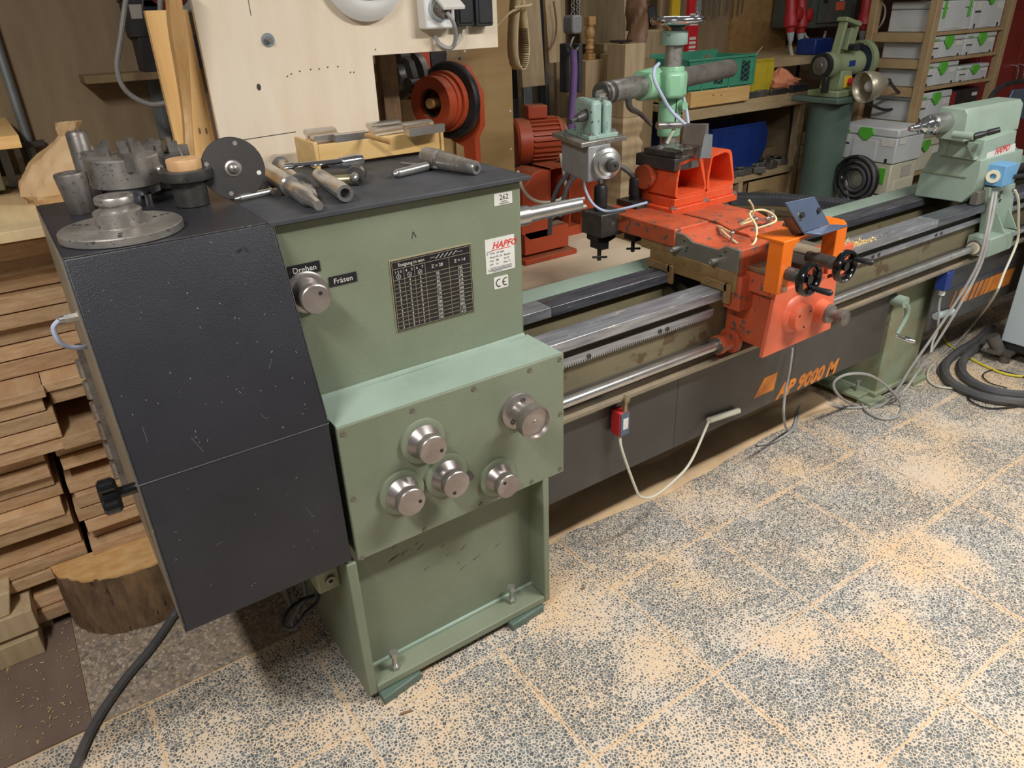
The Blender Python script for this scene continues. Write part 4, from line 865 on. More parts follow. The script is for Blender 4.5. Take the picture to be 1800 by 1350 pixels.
# right side: chuck key and big arbor
a, b = on(690, 307, .0095), on(750, 292, .012)
t = thing('chuck_key', 'steel chuck key with long cross bar lying in front of the knife box', 'key', a)
MB().lathe(a, b-a, [(0, .006), (.01, .006), (.011, .008), (.016, .011), (.02, .011), ((b-a).length, .0115)], 20).build('shank', 'steel', t)
MB().cyl(on(706, 290, .008)+V((0, 0, .004)), on(787, 297, .005), .0045).build('cross_bar', 'steel', t)
a, b = on(748, 276, .026), on(838, 296, .016)
L_ = (b-a).length
t = thing('morse_arbor', 'thick pitted steel arbor with a bored end beside the long chuck key', 'arbor', a)
MB().lathe(a, b-a, [(-.012, .002), (-.01, .006), (0, .009), (.001, .026), (.05*1, .027), (.052, .020), (.062, .0185), (.065, .024), (.075, .024), (L_-.03, .0185), (L_-.004, .0175), (L_, .015)], 32).build('arbor', 'worn_steel', t)
MB().cyl(b+(b-a).normalized()*.0, b+(b-a).normalized()*.001, .007).build('bore', 'ink', t)
# knife box
bx0, bx1, by0, by1, bz0, bz1 = .712, 1.083, 1.95, 2.09, ZM+.008, ZM+.062
t = thing('knife_box', 'open wooden rack of planer knives at the back of the headstock', 'tool box', ((bx0+bx1)/2, 2.02, ZM))
MB().box(bx0, bx1, by0, by0+.012, bz0, bz1).build('front_board', 'tool_box_wood', t, .0015); MB().box(bx0, bx1, by1-.012, by1, bz0, bz1).build('back_board', 'tool_box_wood', t, .0015)
for x in (bx0-.012, bx1): MB().box(x, x+.012, by0-.004, by1+.004, ZM, bz1+.008).build('end_board', 'tool_box_wood', t, .003)
for k in range(5):
    y = by0+.022+k*.022; MB().box(bx0, bx1, y, y+.013, bz1-.012, bz1-.002).build('slat', 'tool_box_wood', t, .001)
def knife(px, py, ln, wd, lean, tip, i, lab):
    p = at(px, py, z=bz1); g = MB().prism([(-.005, 0), (wd, 0), (wd, .012), (wd*.4, .02), (-.002, .02)], 'x', -ln/2, ln/2)
    M3 = Matrix.Rotation(.02*i-.03, 3, 'Z') @ Matrix.Rotation(lean, 3, 'X'); g.v = [M3 @ v+p for v in g.v]
    obj1('planer_knife', g, 'arbor_steel', lab, 'knife', 'planer knives on the wooden rack')
for i, (px, py, ln, wd, le, lab) in enumerate(((566, 242, .085, .03, .5, 'broad bright knife at the left end of the wooden rack, rear row'), (575, 250, .075, .026, .2, 'short knife with a slanted edge at the left end of the rack, front row'),
    (618, 247, .095, .026, .25, 'grooved knife just left of the wooden dowel'), (678, 229, .10, .03, .5, 'dark backed knife right behind the wooden dowel'), (690, 234, .12, .024, .3, 'long knife in the middle of the rack to the right of the dowel'),
    (735, 228, .10, .03, .45, 'knife at the right end of the rack, rear row'), (750, 235, .12, .026, .2, 'notched knife at the right end of the rack, front row'))): knife(px, py, ln, wd, le, 0, i, lab)
a, b = at(643, 238, z=bz1+.012), at(688, 250, z=bz1+.006); bar('wooden_dowel', a, b, [(0, .006), (.02, .0065), (.98, .0065), (1, .006)], 'turned', 'thin wooden dowel lying across the knife rack', 'dowel', n=14)
# ------------------------------------------------------------- plywood panel behind the headstock
yp = 2.2
PN = thing('plywood_panel', 'large pale plywood panel with a cut out corner behind the headstock', 'panel', (.9, yp, .6))
a, b, cc, d = at(876, 83, y=yp), at(655, 97, y=yp), at(666, 212, y=yp), at(385, 250, y=yp)
xl = at(340, 20, y=yp).x
MB().prism([(xl, .55), (cc.x, .55), (b.x, a.z), (a.x, a.z), (a.x, 2.1), (xl, 2.1)], 'y', yp, yp+.018).build('sheet', 'ply', PN, .001)
q = at(471, 70, y=yp); bt = MB().cyl(q, q+V((0, -.003, 0)), .0175).build('washer', 'galv', PN); MB().hexa(q+V((0, -.003, 0)), q+V((0, -.011, 0)), .010).cyl(q, q+V((0, -.018, 0)), .0055).build('bolt', 'steel', PN)
for px, py in ((505, 134), (512, 130), (527, 125), (546, 122), (561, 121), (576, 118), (594, 117), (616, 127), (622, 127), (660, 87)):
    p = at(px, py, y=yp-.0004); MB().cyl(p, p+V((0, -.0006, 0)), .0022, n=8).build('nail_hole', 'leather', PN)
p0, p1 = at(436, 0, y=yp), at(442, 30, y=yp)
MB().slab([at(376, 253, y=yp-.0005), at(520, 231, y=yp-.0005), at(520, 232.2, y=yp-.0005), at(376, 254.2, y=yp-.0005)], (0, -.0003, 0)).build('pencil_line', 'ink', PN)
MB().slab([at(436, 0, y=yp-.0005), at(437, 0, y=yp-.0005), at(442, 28, y=yp-.0005), at(441, 28, y=yp-.0005)], (0, -.0003, 0)).build('pencil_line', 'ink', PN)
q = at(455, 153, y=yp-.0005); MB().ball(q, .006, (1, .12, 1.5)).build('knot', 'leather', PN)
MB().box(xl-.11, xl-.006, yp+.03, yp+.055, .55, at(350, 16, y=yp+.03).z).build('pine_board', 'pine', PN, .002)
for px, py in ((351, 230), (363, 230)):
    q = at(px, py, y=yp+.0295); MB().ball(q, .005, (.6, .12, 1.8)).build('knot', 'walnut', PN)
# round lamp, socket and switches on the panel
q = at(634, -50, y=yp)
t = thing('bulkhead_lamp', 'round white lamp base at the top edge of the plywood panel', 'lamp', q)
MB().lathe(q, (0, -1, 0), [(0, .128), (.02, .128), (.03, .118), (.045, .10), (.05, .085)], 48).build('rim', 'white', t); MB().lathe(q+V((0, -.05, 0)), (0, -1, 0), [(0, .074), (.02, .065), (.03, .045)], 40).build('glass', 'sticker', t)
s0, s1 = at(735, 52, y=yp), at(790, 0, y=yp)
t = thing('power_socket', 'white surface socket with open lid and plug on the plywood panel', 'socket', at(760, 50, y=yp))
xw = .105; x0 = s0.x; z0 = s0.z
MB().box(x0, x0+xw, yp-.05, yp, z0, z0+.105).build('housing', 'white', t, .006)
MB().slab([(x0+.03, yp-.052, z0+.085), (x0+xw, yp-.052, z0+.085), (x0+xw+.006, yp-.10, z0+.05), (x0+.036, yp-.10, z0+.05)], (0, -.003, .01)).build('lid', 'sticker', t, .002)
MB().ring((x0+.05, yp-.05, z0+.055), (0, -1, 0), .036, .03, .004).build('socket_ring', 'cabinet_grey', t)
MB().cyl((x0+.052, yp-.05, z0+.055), (x0+.055, yp-.085, z0+.045), .024, .018).build('plug', 'cast', t)
MB().tube([(x0+.055, yp-.085, z0+.045), at(797, 40, y=yp-.09), at(801, 66, y=yp-.06), at(794, 84, y=yp-.04), at(775, 80, y=yp-.03), at(764, 64, y=yp-.01)], .0065).build('cable', 'cable_grey', t)
t = thing('double_switch', 'pair of dark grey rocker switches beside the white socket', 'switch', at(825, 46, y=yp))
for k, px in enumerate((792, 826)):
    q = at(px, 47, y=yp); MB().box(q.x, q.x+.062, yp-.045, yp, q.z, q.z+.11).build('switch_housing', 'rubber', t, .006); MB().box(q.x+.006, q.x+.056, yp-.05, yp-.044, q.z+.008, q.z+.1).build('rocker', 'black', t, .004)
MB().tube([at(815, 50, y=yp-.02), at(810, 70, y=yp-.02), at(790, 83, y=yp-.01), at(770, 75, y=yp-.008)], .005).build('cable', 'cable_light', t)
# ------------------------------------------------------------- left side: pole, shelf, cartons, cable loops, bag
def obj2(nm, mb, m, label, cat, group=None, bevel=0): return tag(mb.build(nm, m, None, bevel=bevel), label, cat, group)
a, b = at(303, -40, y=2.12), at(333, 272, y=2.12)
obj2('turned_pole', MB().tube([a, at(309, 40, y=2.13), at(321, 130, y=2.15), at(328, 200, y=2.15), b, at(345, 420, y=2.15)], lambda t: .0165+.004*math.sin(t*7)), 'turned', 'tall turned wooden pole standing against the edge of the plywood panel', 'pole')
ys = 3.02
q0, q1 = at(148, 141, y=ys-.12), at(345, 134, y=ys-.12)
t = thing('wall_shelf', 'short narrow board shelf on a grey bracket on the left plywood wall', 'shelf', at(270, 140, y=ys))
MB().box(q0.x, q1.x, ys-.14, ys, q0.z-.012, q0.z+.012).build('shelf_board', 'timber_dark', t, .002)
b0 = at(275, 142, y=ys-.03); MB().slab([(b0.x, ys-.14, q0.z-.012), (b0.x, ys, q0.z-.012), (b0.x, ys, q0.z-.2), (b0.x, ys-.03, q0.z-.2)], (.004, 0, 0)).build('bracket_web', 'galv', t)
MB().box(b0.x-.03, b0.x+.035, ys-.008, ys, q0.z-.22, q0.z-.012).build('bracket_leg', 'galv', t, .002)
zs = q0.z+.012
def carton(px0, px1, z0, z1, m, lab, face=None, col=None):
    x0 = at(px0, 100, y=ys-.13).x; x1 = at(px1, 100, y=ys-.13).x
    t = thing('carton', lab, 'carton', ((x0+x1)/2, ys-.08, z0)); MB().box(x0, x1, ys-.135, ys-.01, z0, z1).build('box', m, t, .002)
    if face:
        for nm, mm, u0, u1, v0, v1 in face: MB().box(x0+(x1-x0)*u0, x0+(x1-x0)*u1, ys-.1362, ys-.135, z0+(z1-z0)*v0, z0+(z1-z0)*v1).build(nm, mm, t)
    return t, x0, x1
F1 = [('front_print', 'carton_blue', .3, 1, .02, .98), ('brand_band', 'yellow', .3, .68, .82, .98), ('label', 'box_grey', .04, .28, .5, .88)]
carton(250, 352, zs, zs+.105, 'carton_dark', 'dark carton with a yellow stripe directly on the little wall shelf', [('front_print', 'carton_blue', .27, 1, .02, .98), ('brand_band', 'yellow', .27, .62, .84, .98), ('label', 'sticker', .4, .8, .3, .76)])
carton(243, 345, zs+.106, zs+.215, 'carton_dark', 'dark carton with yellow stripe, middle one of the stack on the shelf', F1)
t, x0, x1 = carton(238, 335, zs+.216, zs+.46, 'box_grey', 'grey carton marked 120 on top of the two dark cartons', [('label', 'sticker', .15, .55, .6, 1.0)])
MB().text('120', .055, (x0+(x1-x0)*.22, ys-.1366, zs+.29)).build('lettering', 'red_print', t)
g = MB()
for k in range(14): g.box(x0+(x1-x0)*(.4+.012*k), x0+(x1-x0)*(.406+.012*k), ys-.1372, ys-.1364, zs+.365, zs+.39)
g.build('barcode', 'ink', t)
obj2('red_case', MB().slab([at(266, 0, y=2.82), at(300, -6, y=2.82), at(330, 8, y=2.82), at(296, 22, y=2.82)], (0, .05, .03)), 'red_paint', 'red case edge on top of the grey carton', 'case')
yc = 2.72
obj2('hanging_cable', MB().tube([at(224, -20, y=yc), at(213, 60, y=yc), at(206, 120, y=yc), at(222, 160, y=yc), at(262, 183, y=yc), at(298, 178, y=yc), at(313, 158, y=yc), at(300, 120, y=yc), at(284, 60, y=yc), at(281, -20, y=yc)], .008), 'cable_grey', 'thick grey cable hanging in a wide loop in front of the left plywood wall', 'cable')
obj2('hanging_cable', MB().tube([at(252, -20, y=yc+.05), at(253, 30, y=yc+.05), at(275, 80, y=yc+.05), at(300, 115, y=yc+.05)], .004), 'black', 'thin dark cable hanging in front of the grey carton', 'cable')
obj2('coiled_hose', MB().torus(at(318, -2, y=2.75), (.2, -1, .3), .035, .009).torus(at(312, -8, y=2.78), (.1, -1, .3), .04, .009), 'cable_grey', 'grey coiled hose above the pine board', 'hose')
# paper bag
g = MB(); c = at(108, 292, y=2.42); n = 44; prof_ = [(0, .03), (.004, .075), (.03, .098), (.07, .1), (.11, .085), (.14, .055), (.16, .03), (.172, .02), (.19, .028), (.205, .03)]
rows = []
for (za, ra), (zb, rb_) in zip(prof_[:-1], prof_[1:]): rows += [(za+(zb-za)*f, ra+(rb_-ra)*f) for f in (0, .33, .66)]
rows.append(prof_[-1]); rg = random.Random(3)
for i, (z, r) in enumerate(rows):
    for k in range(n):
        a = 2*math.pi*k/n; f = 1+.05*math.sin(a*3+i*.5)+.05*math.sin(a*7-i*.4)+.03*math.sin(a*13+i*1.1)+rg.uniform(-.02, .02); g.v.append(V((c.x+r*f*math.cos(a)*1.05+z*.33-.02, c.y+r*f*math.sin(a)*.7, z+1.21)))
for i in range(len(rows)-1):
    for k in range(n): g.f.append((i*n+k, i*n+(k+1) % n, (i+1)*n+(k+1) % n, (i+1)*n+k))
g.f.append(tuple(range(n))[::-1])
bo = g.build('paper_bag', 'paper', None, smooth=True); bo.data.set_sharp_from_angle(angle=math.radians(24)); tag(bo, 'crumpled brown paper bag twisted shut on top of the board stack', 'bag')
# ------------------------------------------------------------- stacked boards
BX = []
def board(x0, x1, y0, z0, z1, m='board', ln=1.0, lab=None):
    g = MB().box(x0, x1, y0, y0+ln, z0, z1); o = g.build('stacked_board', m, None, bevel=.0015); tag(o, lab, 'board', 'sawn boards stacked left of the lathe')
Ls = 'sawn board in the tall stack at the left, end facing the lathe'
rb = random.Random(11)
z = .06; k = 0
def gen(z0, z1, cols, yb, lab):
    z = z0; ri = 0
    O_ = 'bottom second third fourth fifth sixth seventh eighth ninth tenth eleventh twelfth thirteenth fourteenth'.split()
    while z < z1-.02:
        t = rb.uniform(.038, .05); t = min(t, z1-z) if z1-z < .07 else t
        for ci, (x0, x1) in enumerate(cols):
            a = x0+rb.uniform(-.012, .012); b = x1+rb.uniform(-.012, .008)
            if rb.random() < .08: continue
            y0 = yb+rb.uniform(-.03, .022)
            board(a, b, y0, z, z+t-.004, lab='%s sawn board from below %s' % (O_[ri], lab[ci]), ln=min(.86, 3.0-y0-.03))
        z += t; ri += 1
    return z
z = gen(.0405, .62, [(-.36, -.118), (-.092, .20)], 2.185, ['in the lower left pile behind the offcuts', 'in the lower right pile behind the half log'])
z = gen(z, .80, [(-.42, -.07), (-.062, .30)], 2.15, ['in the middle layer of the stack, left part', 'in the middle layer of the stack, right part'])
zst = z
z = gen(z, 1.19, [(-.52, .31)], 2.24, ['in the wide upper part of the stack'])
board(-.55, .34, 2.10, z, z+.026, 'board_top', .86, 'widest pale board lying on top of the stack behind the cover')
board(-.50, -.062, 2.12, zst-.0, zst+.036, 'board_top', .11, 'pale board end sticking out as a step on the left') if False else None
for x in (-.30, .1): tag(MB().box(x-.04, x+.04, 2.2, 3.0, .004, .04).build('bearer', 'timber_dark', None, bevel=.002), 'wooden bearer under the board stack, %s one' % ('left' if x < 0 else 'right'), 'bearer', 'bearers')
# left far pile and bottom timber block
gen(.0405, .40, [(-.80, -.40)], 2.30, ['in the low pile at the far left edge'])
tag(MB().box(-.78, -.44, 2.4, 2.48, .004, .04).build('bearer', 'timber_dark', None, bevel=.002), 'wooden bearer under the low far left pile', 'bearer', 'bearers')
for i, (z0, z1, y0) in enumerate(((.0045, .075, 2.09), (.076, .088, 2.11), (.089, .16, 2.10))):
    tag(MB().slab([(-.60, y0, z0), (-.292+.004*i, y0, z0), (-.292+.004*i, y0+.17, z0), (-.60, y0+.17, z0)], (0, 0, z1-z0)).build('timber_offcut', 'timber' if i != 1 else 'timber_dark', None, bevel=.002), ('squared pale timber offcut, lower one on the floor', 'thin slip between the two pale timber offcuts', 'squared pale timber offcut, upper one')[i], 'timber')
g = MB().slab([(-.42, 2.11, .161), (-.335, 2.11, .161), (-.33, 2.26, .161), (-.40, 2.26, .161)], (.02, .01, .07)).build('split_offcut', 'timber', None, bevel=.004); tag(g, 'rough split piece of pale wood on top of the squared offcuts', 'timber')
# cantilever plank and clutter at the left edge
tag(MB().slab([(-.5, 2.42, 1.362), (.068, 2.42, 1.362), (.064, 2.95, 1.362), (-.5, 2.95, 1.362)], (0, 0, .032)).build('layered_plank', 'pine_x', None, bevel=.001), 'thick pale plank end poking in at the left edge above the stack', 'plank')
tag(MB().box(-.45, .0, 2.6, 2.9, 1.23, 1.361).build('green_crate', 'green_dirty', None, bevel=.004), 'pale green case under the thick plank at the left edge', 'case')
tag(MB().box(.012, .035, 2.7, 2.75, 1.22, 1.360).build('metal_strip', 'galv', None), 'grey metal strip beside the pale green case', 'strip')
tag(MB().box(.05, .066, 2.62, 2.68, 1.22, 1.361).build('saw_blade', 'dull_metal', None), 'narrow upright saw blade under the plank', 'blade')
# ------------------------------------------------------------- half log
c0 = V((.02, 2.182, 0)); HL = .222
t = thing('half_log', 'half round log with rough bark standing on end beside the cover', 'log', c0)
n = 56; bot = []; top = []
for k in range(n+1):
    a = math.pi+math.pi*k/n; r = .205*(1+.008*math.sin(k*.5)+.004*math.sin(k*1.3)); q = V((r*1.12*math.cos(a), r*.84*math.sin(a)*1.0, 0)); bot.append(c0+q*.97+V((0, .0, .003))); top.append(c0+q+V((0, 0, HL)))
g = MB(); rw = 9
for j in range(rw):
    f = j/(rw-1)
    for k in range(n+1):
        p = bot[k].lerp(top[k], f); rr = 1+.010*math.sin(k*.8+j*.3)+.008*math.sin(k*1.7-j*.5)+rb.uniform(-.004, .004); q = p-V((c0.x, c0.y, p.z)); g.v.append(V((c0.x, c0.y, p.z))+q*rr)
for j in range(rw-1):
    for k in range(n): g.f.append((j*(n+1)+k, j*(n+1)+k+1, (j+1)*(n+1)+k+1, (j+1)*(n+1)+k))
g.build('bark', 'bark', t)
tp = g.v[(rw-1)*(n+1):]
MB().slab([p*1-V((0, 0, .006)) for p in tp], (0, 0, .006)).build('cut_face', 'log_top', t)
MB().add([bot[0], bot[-1], top[-1], top[0]], [(0, 1, 2, 3)]).build('split_face', 'timber', t)
# thick cable on the floor beside the log, small loops under the cover
obj2('floor_cable', MB().tube([at(130, 1352, z=.013), at(165, 1275, z=.013), at(215, 1200, z=.013), at(265, 1140, z=.013), at(300, 1090, z=.013), at(312, 1062, z=.02), V((.20, 2.35, .03))], .0125), 'hose', 'thick black cable running along the pebble floor past the half log', 'cable')
obj2('cable_loop', MB().tube([V((.36, 1.6, .52)), at(560, 1035, y=1.5), at(535, 1080, y=1.48), at(515, 1105, y=1.47), at(498, 1100, y=1.48), at(506, 1075, y=1.5), at(530, 1055, y=1.52), at(556, 1040, y=1.53), V((.352, 1.5, .44))], .0055), 'black', 'small black cable loop hanging below the belt cover', 'cable')
obj2('cable_loop', MB().tube([V((.34, 1.65, .53)), at(535, 1030, y=1.6), at(525, 1065, y=1.6), at(512, 1092, y=1.6), at(520, 1090, y=1.62), V((.32, 1.75, .42))], .0055), 'hose', 'grey flat cable hanging beside the black loop below the cover', 'cable')
# ------------------------------------------------------------- middle background
def obj3(nm, mb, m, label, cat, group=None, bevel=0): return tag(mb.build(nm, m, None, bevel=bevel), label, cat, group)
PF = thing('low_platform', 'low plywood platform dusted with sawdust behind the lathe bed', 'platform', (2.0, 2.6, 0))
MB().box(1.0, 3.3, 1.93, 2.917, .53, .55).build('deck_sheet', 'ply_deck', PF, .001); MB().box(1.0, 3.3, 2.921, 3.6, .53, .55).build('deck_sheet', 'ply_deck', PF, .001)
for x in (1.1, 3.15):
    for y in (2.0, 3.5): MB().box(x, x+.07, y, y+.07, 0, .53).build('leg', 'timber', PF)
# dark plywood sheet with the pulley in front
y = 2.78; x0, x1 = at(672, 200, y=y).x, at(902, 200, y=y).x
PS = thing('upright_plywood', 'brown plywood sheet standing on the platform behind the orange pulley', 'plywood', ((x0+x1)/2, y, .55))
xs = at(797, 180, y=y).x; xs2 = at(815, 130, y=y).x
MB().box(xs, x1, y, y+.018, .5505, 1.75).build('sheet', 'ply_brown', PS)
MB().box(x0-.25, xs-.002, y+.02, y+.035, .5505, 1.75).build('sheet', 'ply_brown', PS)
MB().box(at(770, 120, y=y-.01).x, at(815, 130, y=y-.01).x, y-.012, y-.001, at(790, 142, y=y).z, 1.7).build('upper_board', 'timber_dark', PS)
for px, py in ((784, 95), (808, 103), (817, 90), (897, 195), (898, 262)):
    q = at(px, py, y=y-.013 if px < 816 else y-.0005); MB().cyl(q, q+V((0, -.001, 0)), .005, n=10).build('nail', 'ink' if px < 816 else 'sticker', PS)
q = at(683, 200, y=2.5); obj3('dark_post', MB().box(q.x-.03, q.x+.03, 2.46, 2.5, .5505, 1.9), 'bark', 'dark rough post in the shadow left of the orange pulley', 'post')
# orange belt pulley unit
yp2 = 2.62; c = at(756, 182, y=yp2-.1); d = V((-.93, -.36, .02)).normalized()
PU = thing('belt_pulley', 'orange stepped pulley with black belt wheel and orange strap arm', 'pulley', (c.x, c.y, .55))
MB().ring(c, -d, .093, .052, .045, 44).build('front_ring', 'orange_dusty', PU); MB().ring(c-d*.02, -d, .055, .046, .03, 40).build('bore', 'dark_steel', PU)
MB().ring(c-d*.045, -d, .098, .05, .02, 44).build('middle_ring', 'orange_dusty', PU); MB().ring(c-d*.068, -d, .108, .05, .025, 44).build('middle_ring', 'orange_dusty', PU)
MB().lathe(c-d*.095, -d, [(0, .10), (.005, .132), (.012, .138), (.03, .138), (.036, .132)], 48).build('belt_wheel', 'black', PU)
MB().cyl(c+d*.005, c-d*.1, .018).build('wooden_plug', 'turned', PU)
e = c-d*.145; sx = V((.36, -.93, 0)).normalized()
pts = [(-.02, .14), (.06, .12), (.12, .03), (.12, -.09), (.09, -.135), (.095, -.42), (.035, -.42), (.03, -.17), (-.03, -.15)]
MB().slab([e+sx*a+V((0, 0, b)) for a, b in pts], -d*.03).build('strap_arm', 'orange_dusty', PU, .003)
MB().slab([e+sx*.035+V((0, 0, -.40)), e+sx*.1+V((0, 0, -.40)), e+sx*.12+V((0, 0, .551-e.z)), e+sx*.0+V((0, 0, .551-e.z))], -d*.05).build('arm_foot', 'orange_dusty', PU)
c2 = at(706, 133, y=2.7); CL = thing('belt_clutch', 'dark segmented clutch on a wooden stub beside an orange strap', 'clutch', (c2.x, c2.y, c2.z-.1))
MB().lathe(c2+d*.0, d, [(0, .085), (.03, .085), (.035, .06), (.06, .05)], 9).build('hub', 'dark_steel', CL); MB().lathe(c2-d*.03, -d, [(0, .088), (.03, .09), (.035, .07)], 30).build('drum', 'cast', CL)
for k in range(4):
    a = k*1.57+.4; u = d.orthogonal().normalized(); w2 = d.cross(u); q = c2+(u*math.cos(a)+w2*math.sin(a))*.072; MB().lathe(q+d*.045, -d, [(0, .022), (.05, .024)], 14).build('segment', 'dark_steel', CL)
MB().cyl(c2+d*.06, c2+d*.13, .018).build('wooden_stub', 'turned', CL)
s0 = at(737, 155, y=2.74); MB().box(s0.x, s0.x+.055, 2.735, 2.745, s0.z, 1.85).build('strap', 'orange_dusty', CL)
MB().box(s0.x+.06, s0.x+.13, 2.735, 2.75, s0.z+.02, 1.85).build('belt', 'black', CL)
# toothed belt hanging on its nail
wv = V((.19, -.98, 0)).normalized(); ev = V((.98, .19, 0)).normalized(); bc0 = at(911, 60, y=2.45)
TB = thing('toothed_belt', 'pale toothed drive belt tied up and hanging in front of the boards', 'belt', at(911, 115, y=2.45))
out = []
zt = [(.004, .18), (.006, .13), (.016, .08), (.026, .02), (.031, -.03), (.03, -.065), (.022, -.095), (.008, -.112)]
lp_ = [(x, z) for x, z in zt]+[(-x, z) for x, z in zt[::-1]]
P = [V((bc0.x, bc0.y, bc0.z))+ev*x*1.1+V((0, 0, z*1.08)) for x, z in lp_]
g = MB(); b = 0
for p in P: g.v += [p-wv*.026, p+wv*.026]
for i in range(len(P)-1): g.f.append((2*i, 2*i+1, 2*i+3, 2*i+2))
o = g.build('strip', 'belt', TB, recalc=False); sm = o.modifiers.new('solid', 'SOLIDIFY'); sm.thickness = .004
g = MB()
for i in range(len(P)-1):
    L_ = (P[i+1]-P[i]).length; k = max(1, int(L_/.0065)); nn = (bc0-V((0, 0, .02))-(P[i]+P[i+1])/2); nn = (nn-wv*nn.dot(wv)); nn.normalize(); td = (P[i+1]-P[i]).normalized()
    for j in range(k):
        q = P[i].lerp(P[i+1], (j+.5)/k)+nn*.0035; g.slab([q-wv*.025-td*.0016, q+wv*.025-td*.0016, q+wv*.025+td*.0016, q-wv*.025+td*.0016], nn*.003)
o = g.build('teeth', 'belt_tooth', TB, smooth=False); o['kind'] = 'stuff'
tz = at(908, 13, y=2.43); MB().tube([tz+V((-.03, -.03, 0)), tz+V((.02, -.04, .004)), tz+V((.045, -.03, .008))], .0045).build('tie', 'belt', TB)
MB().tube([tz+V((-.01, -.03, 0)), tz+V((-.05, -.02, -.02)), tz+V((-.085, 0, -.055))], .004).build('tie_end', 'belt', TB)
# leaning boards and timbers
def lean(px0, px1, pyt, pyb, y, m, lab, th=.03, cat='board', grp='boards leaning behind the lathe'):
    a = at(px0, 100, y=y).x; b = at(px1, 100, y=y).x; zb = at((px0+px1)/2, pyb, y=y).z; zt = at((px0+px1)/2, pyt, y=y).z
    if pyb >= 290: zb = .001 if y > 3.62 else .551
    return obj3('leaning_board', MB().slab([(a, y, zb), (b, y, zb), (b, y+th, zb), (a, y+th, zb)], (0, .06, zt-zb)), m, lab, cat, grp, .002)
lean(918, 958, -80, 152, 3.50, 'timber', 'wide pale board hanging behind the toothed belt', .03)
lean(903, 916, -80, 300, 3.64, 'black', 'dark narrow board beside the brown plywood sheet')
lean(957, 966, -80, 300, 3.66, 'black', 'black strip standing for the shaded gap right of the wide pale board')  # no real board: black strip added for the shade between two boards
lean(966, 992, -80, 110, 3.52, 'timber', 'pale board with a hanging cord right of the black strip', .025)
lean(986, 1003, -80, 300, 3.70, 'timber', 'pale board half hidden behind the purple strap')
lean(1022, 1100, -80, 75, 3.80, 'timber_dark', 'broad brown sheet behind the small baluster', .02)
lean(1125, 1140, -80, 120, 3.80, 'timber', 'narrow post right of the twisted column')
lean(1166, 1180, -80, 300, 3.78, 'timber', 'narrow upright post behind the drill handwheel')
lean(930, 945, 150, 290, 3.72, 'galv', 'grey metal sheet low behind the orange motor')
lean(955, 975, 130, 290, 3.76, 'galv', 'second grey metal sheet behind the orange motor')
obj3('slack_string', MB().tube([at(973, 2, y=3.5), at(978, 40, y=3.5), at(975, 70, y=3.5), at(966, 88, y=3.5)], .005), 'walnut', 'brown cord hanging from a nail on the pale board', 'cord')
# chain hoist with purple sling
HO = thing('chain_hoist', 'grey chain hoist hook block with hanging pull chain', 'hoist', at(1010, 160, y=3.0))
for s_ in (0, 1):
    for k in range(9):
        q = at(1007+9*s_, 24-k*7, y=3.0); MB().torus(q, (1, 0, 0) if (k+s_) % 2 else (.3, 1, 0), .0085, .0028, 14, 6).build('chain_link', 'steel', HO)
a, b = at(1003, 60, y=2.97), at(1021, 26, y=2.97); MB().prism(rounded(a.x, b.x, a.z, b.z, .015), 'y', 2.955, 3.03).build('hook_block', 'hoist_grey', HO, .008)
MB().tube([at(1010, 60, y=3.0), at(1004, 75, y=3.0), at(1003, 84, y=3.0), at(1010, 90, y=3.0), at(1016, 84, y=3.0)], .009).build('hook', 'dark_steel', HO)
for px in (994, 1017):
    a, b = at(px, 163, y=3.04), at(px+8, 76, y=3.04); MB().box(a.x, b.x, 3.04, 3.09, a.z, b.z).build('clamp_cheek', 'rubber', HO, .006)
obj3('lifting_sling', MB().tube([at(1008, 88, y=2.98), at(1009, 130, y=2.98), at(1006, 190, y=2.98), at(1002, 235, y=2.98), at(992, 310, y=3.02)], lambda t: .017+.004*t, n=10), 'purple', 'purple textile lifting sling hanging from the hoist hook', 'sling')
# turned and squared work pieces standing in a row
def turned(nm, px, pyt, pyb, y, prof, m, lab, cat, sq=None):
    a = at(px, pyb, y=y); b = at(px, pyt, y=y); a.x = b.x; h = b.z-a.z; return obj3(nm, MB().lathe(a, (0, 0, 1), [(t_*h, r_) for t_, r_ in prof], 24), m, lab, cat)
yb3 = 3.30
bz = at(1034, 106, y=yb3).z
def sqpost(px0, px1, pyt, y, m, lab, zb=.551, w=None):
    a = at(px0, pyt, y=y); b = at(px1, pyt, y=y); wd = b.x-a.x; return obj3('squared_timber', MB().box(a.x, b.x, y, y+(w or wd), zb, a.z), m, lab, 'timber', 'squared timbers behind the drilling head', .003), a, b
p1, a1, b1q = sqpost(1030, 1062, 107, yb3, 'timber', 'squared timber carrying the small baluster')
cx = at(1036, 106, y=yb3+.05)
t = thing('baluster', 'small turned baluster standing on the squared timber', 'baluster', (cx.x, yb3+.05, a1.z))
h = at(1036, 29, y=yb3+.05).z-a1.z; r = .024; q = V((cx.x, yb3+.05, a1.z))
MB().box(q.x-r, q.x+r, q.y-r, q.y+r, q.z, q.z+h*.15).build('foot_block', 'turned', t, .003); MB().box(q.x-r, q.x+r, q.y-r, q.y+r, q.z+h*.8, q.z+h).build('head_block', 'turned', t, .004)
MB().lathe(q+V((0, 0, h*.15)), (0, 0, 1), [(0, r*.7), (.03*h, r), (.06*h, r*.75), (.12*h, r*1.1), (.22*h, r*.8), (.3*h, r*1.05), (.34*h, r*.7), (.4*h, r*1.1), (.52*h, r*1.15), (.6*h, r*.75), (.65*h, r*.9)], 20).build('turned_shaft', 'turned', t)
sqpost(1062, 1090, 77, 3.36, 'timber_dark', 'darker squared timber behind the arm tube end')
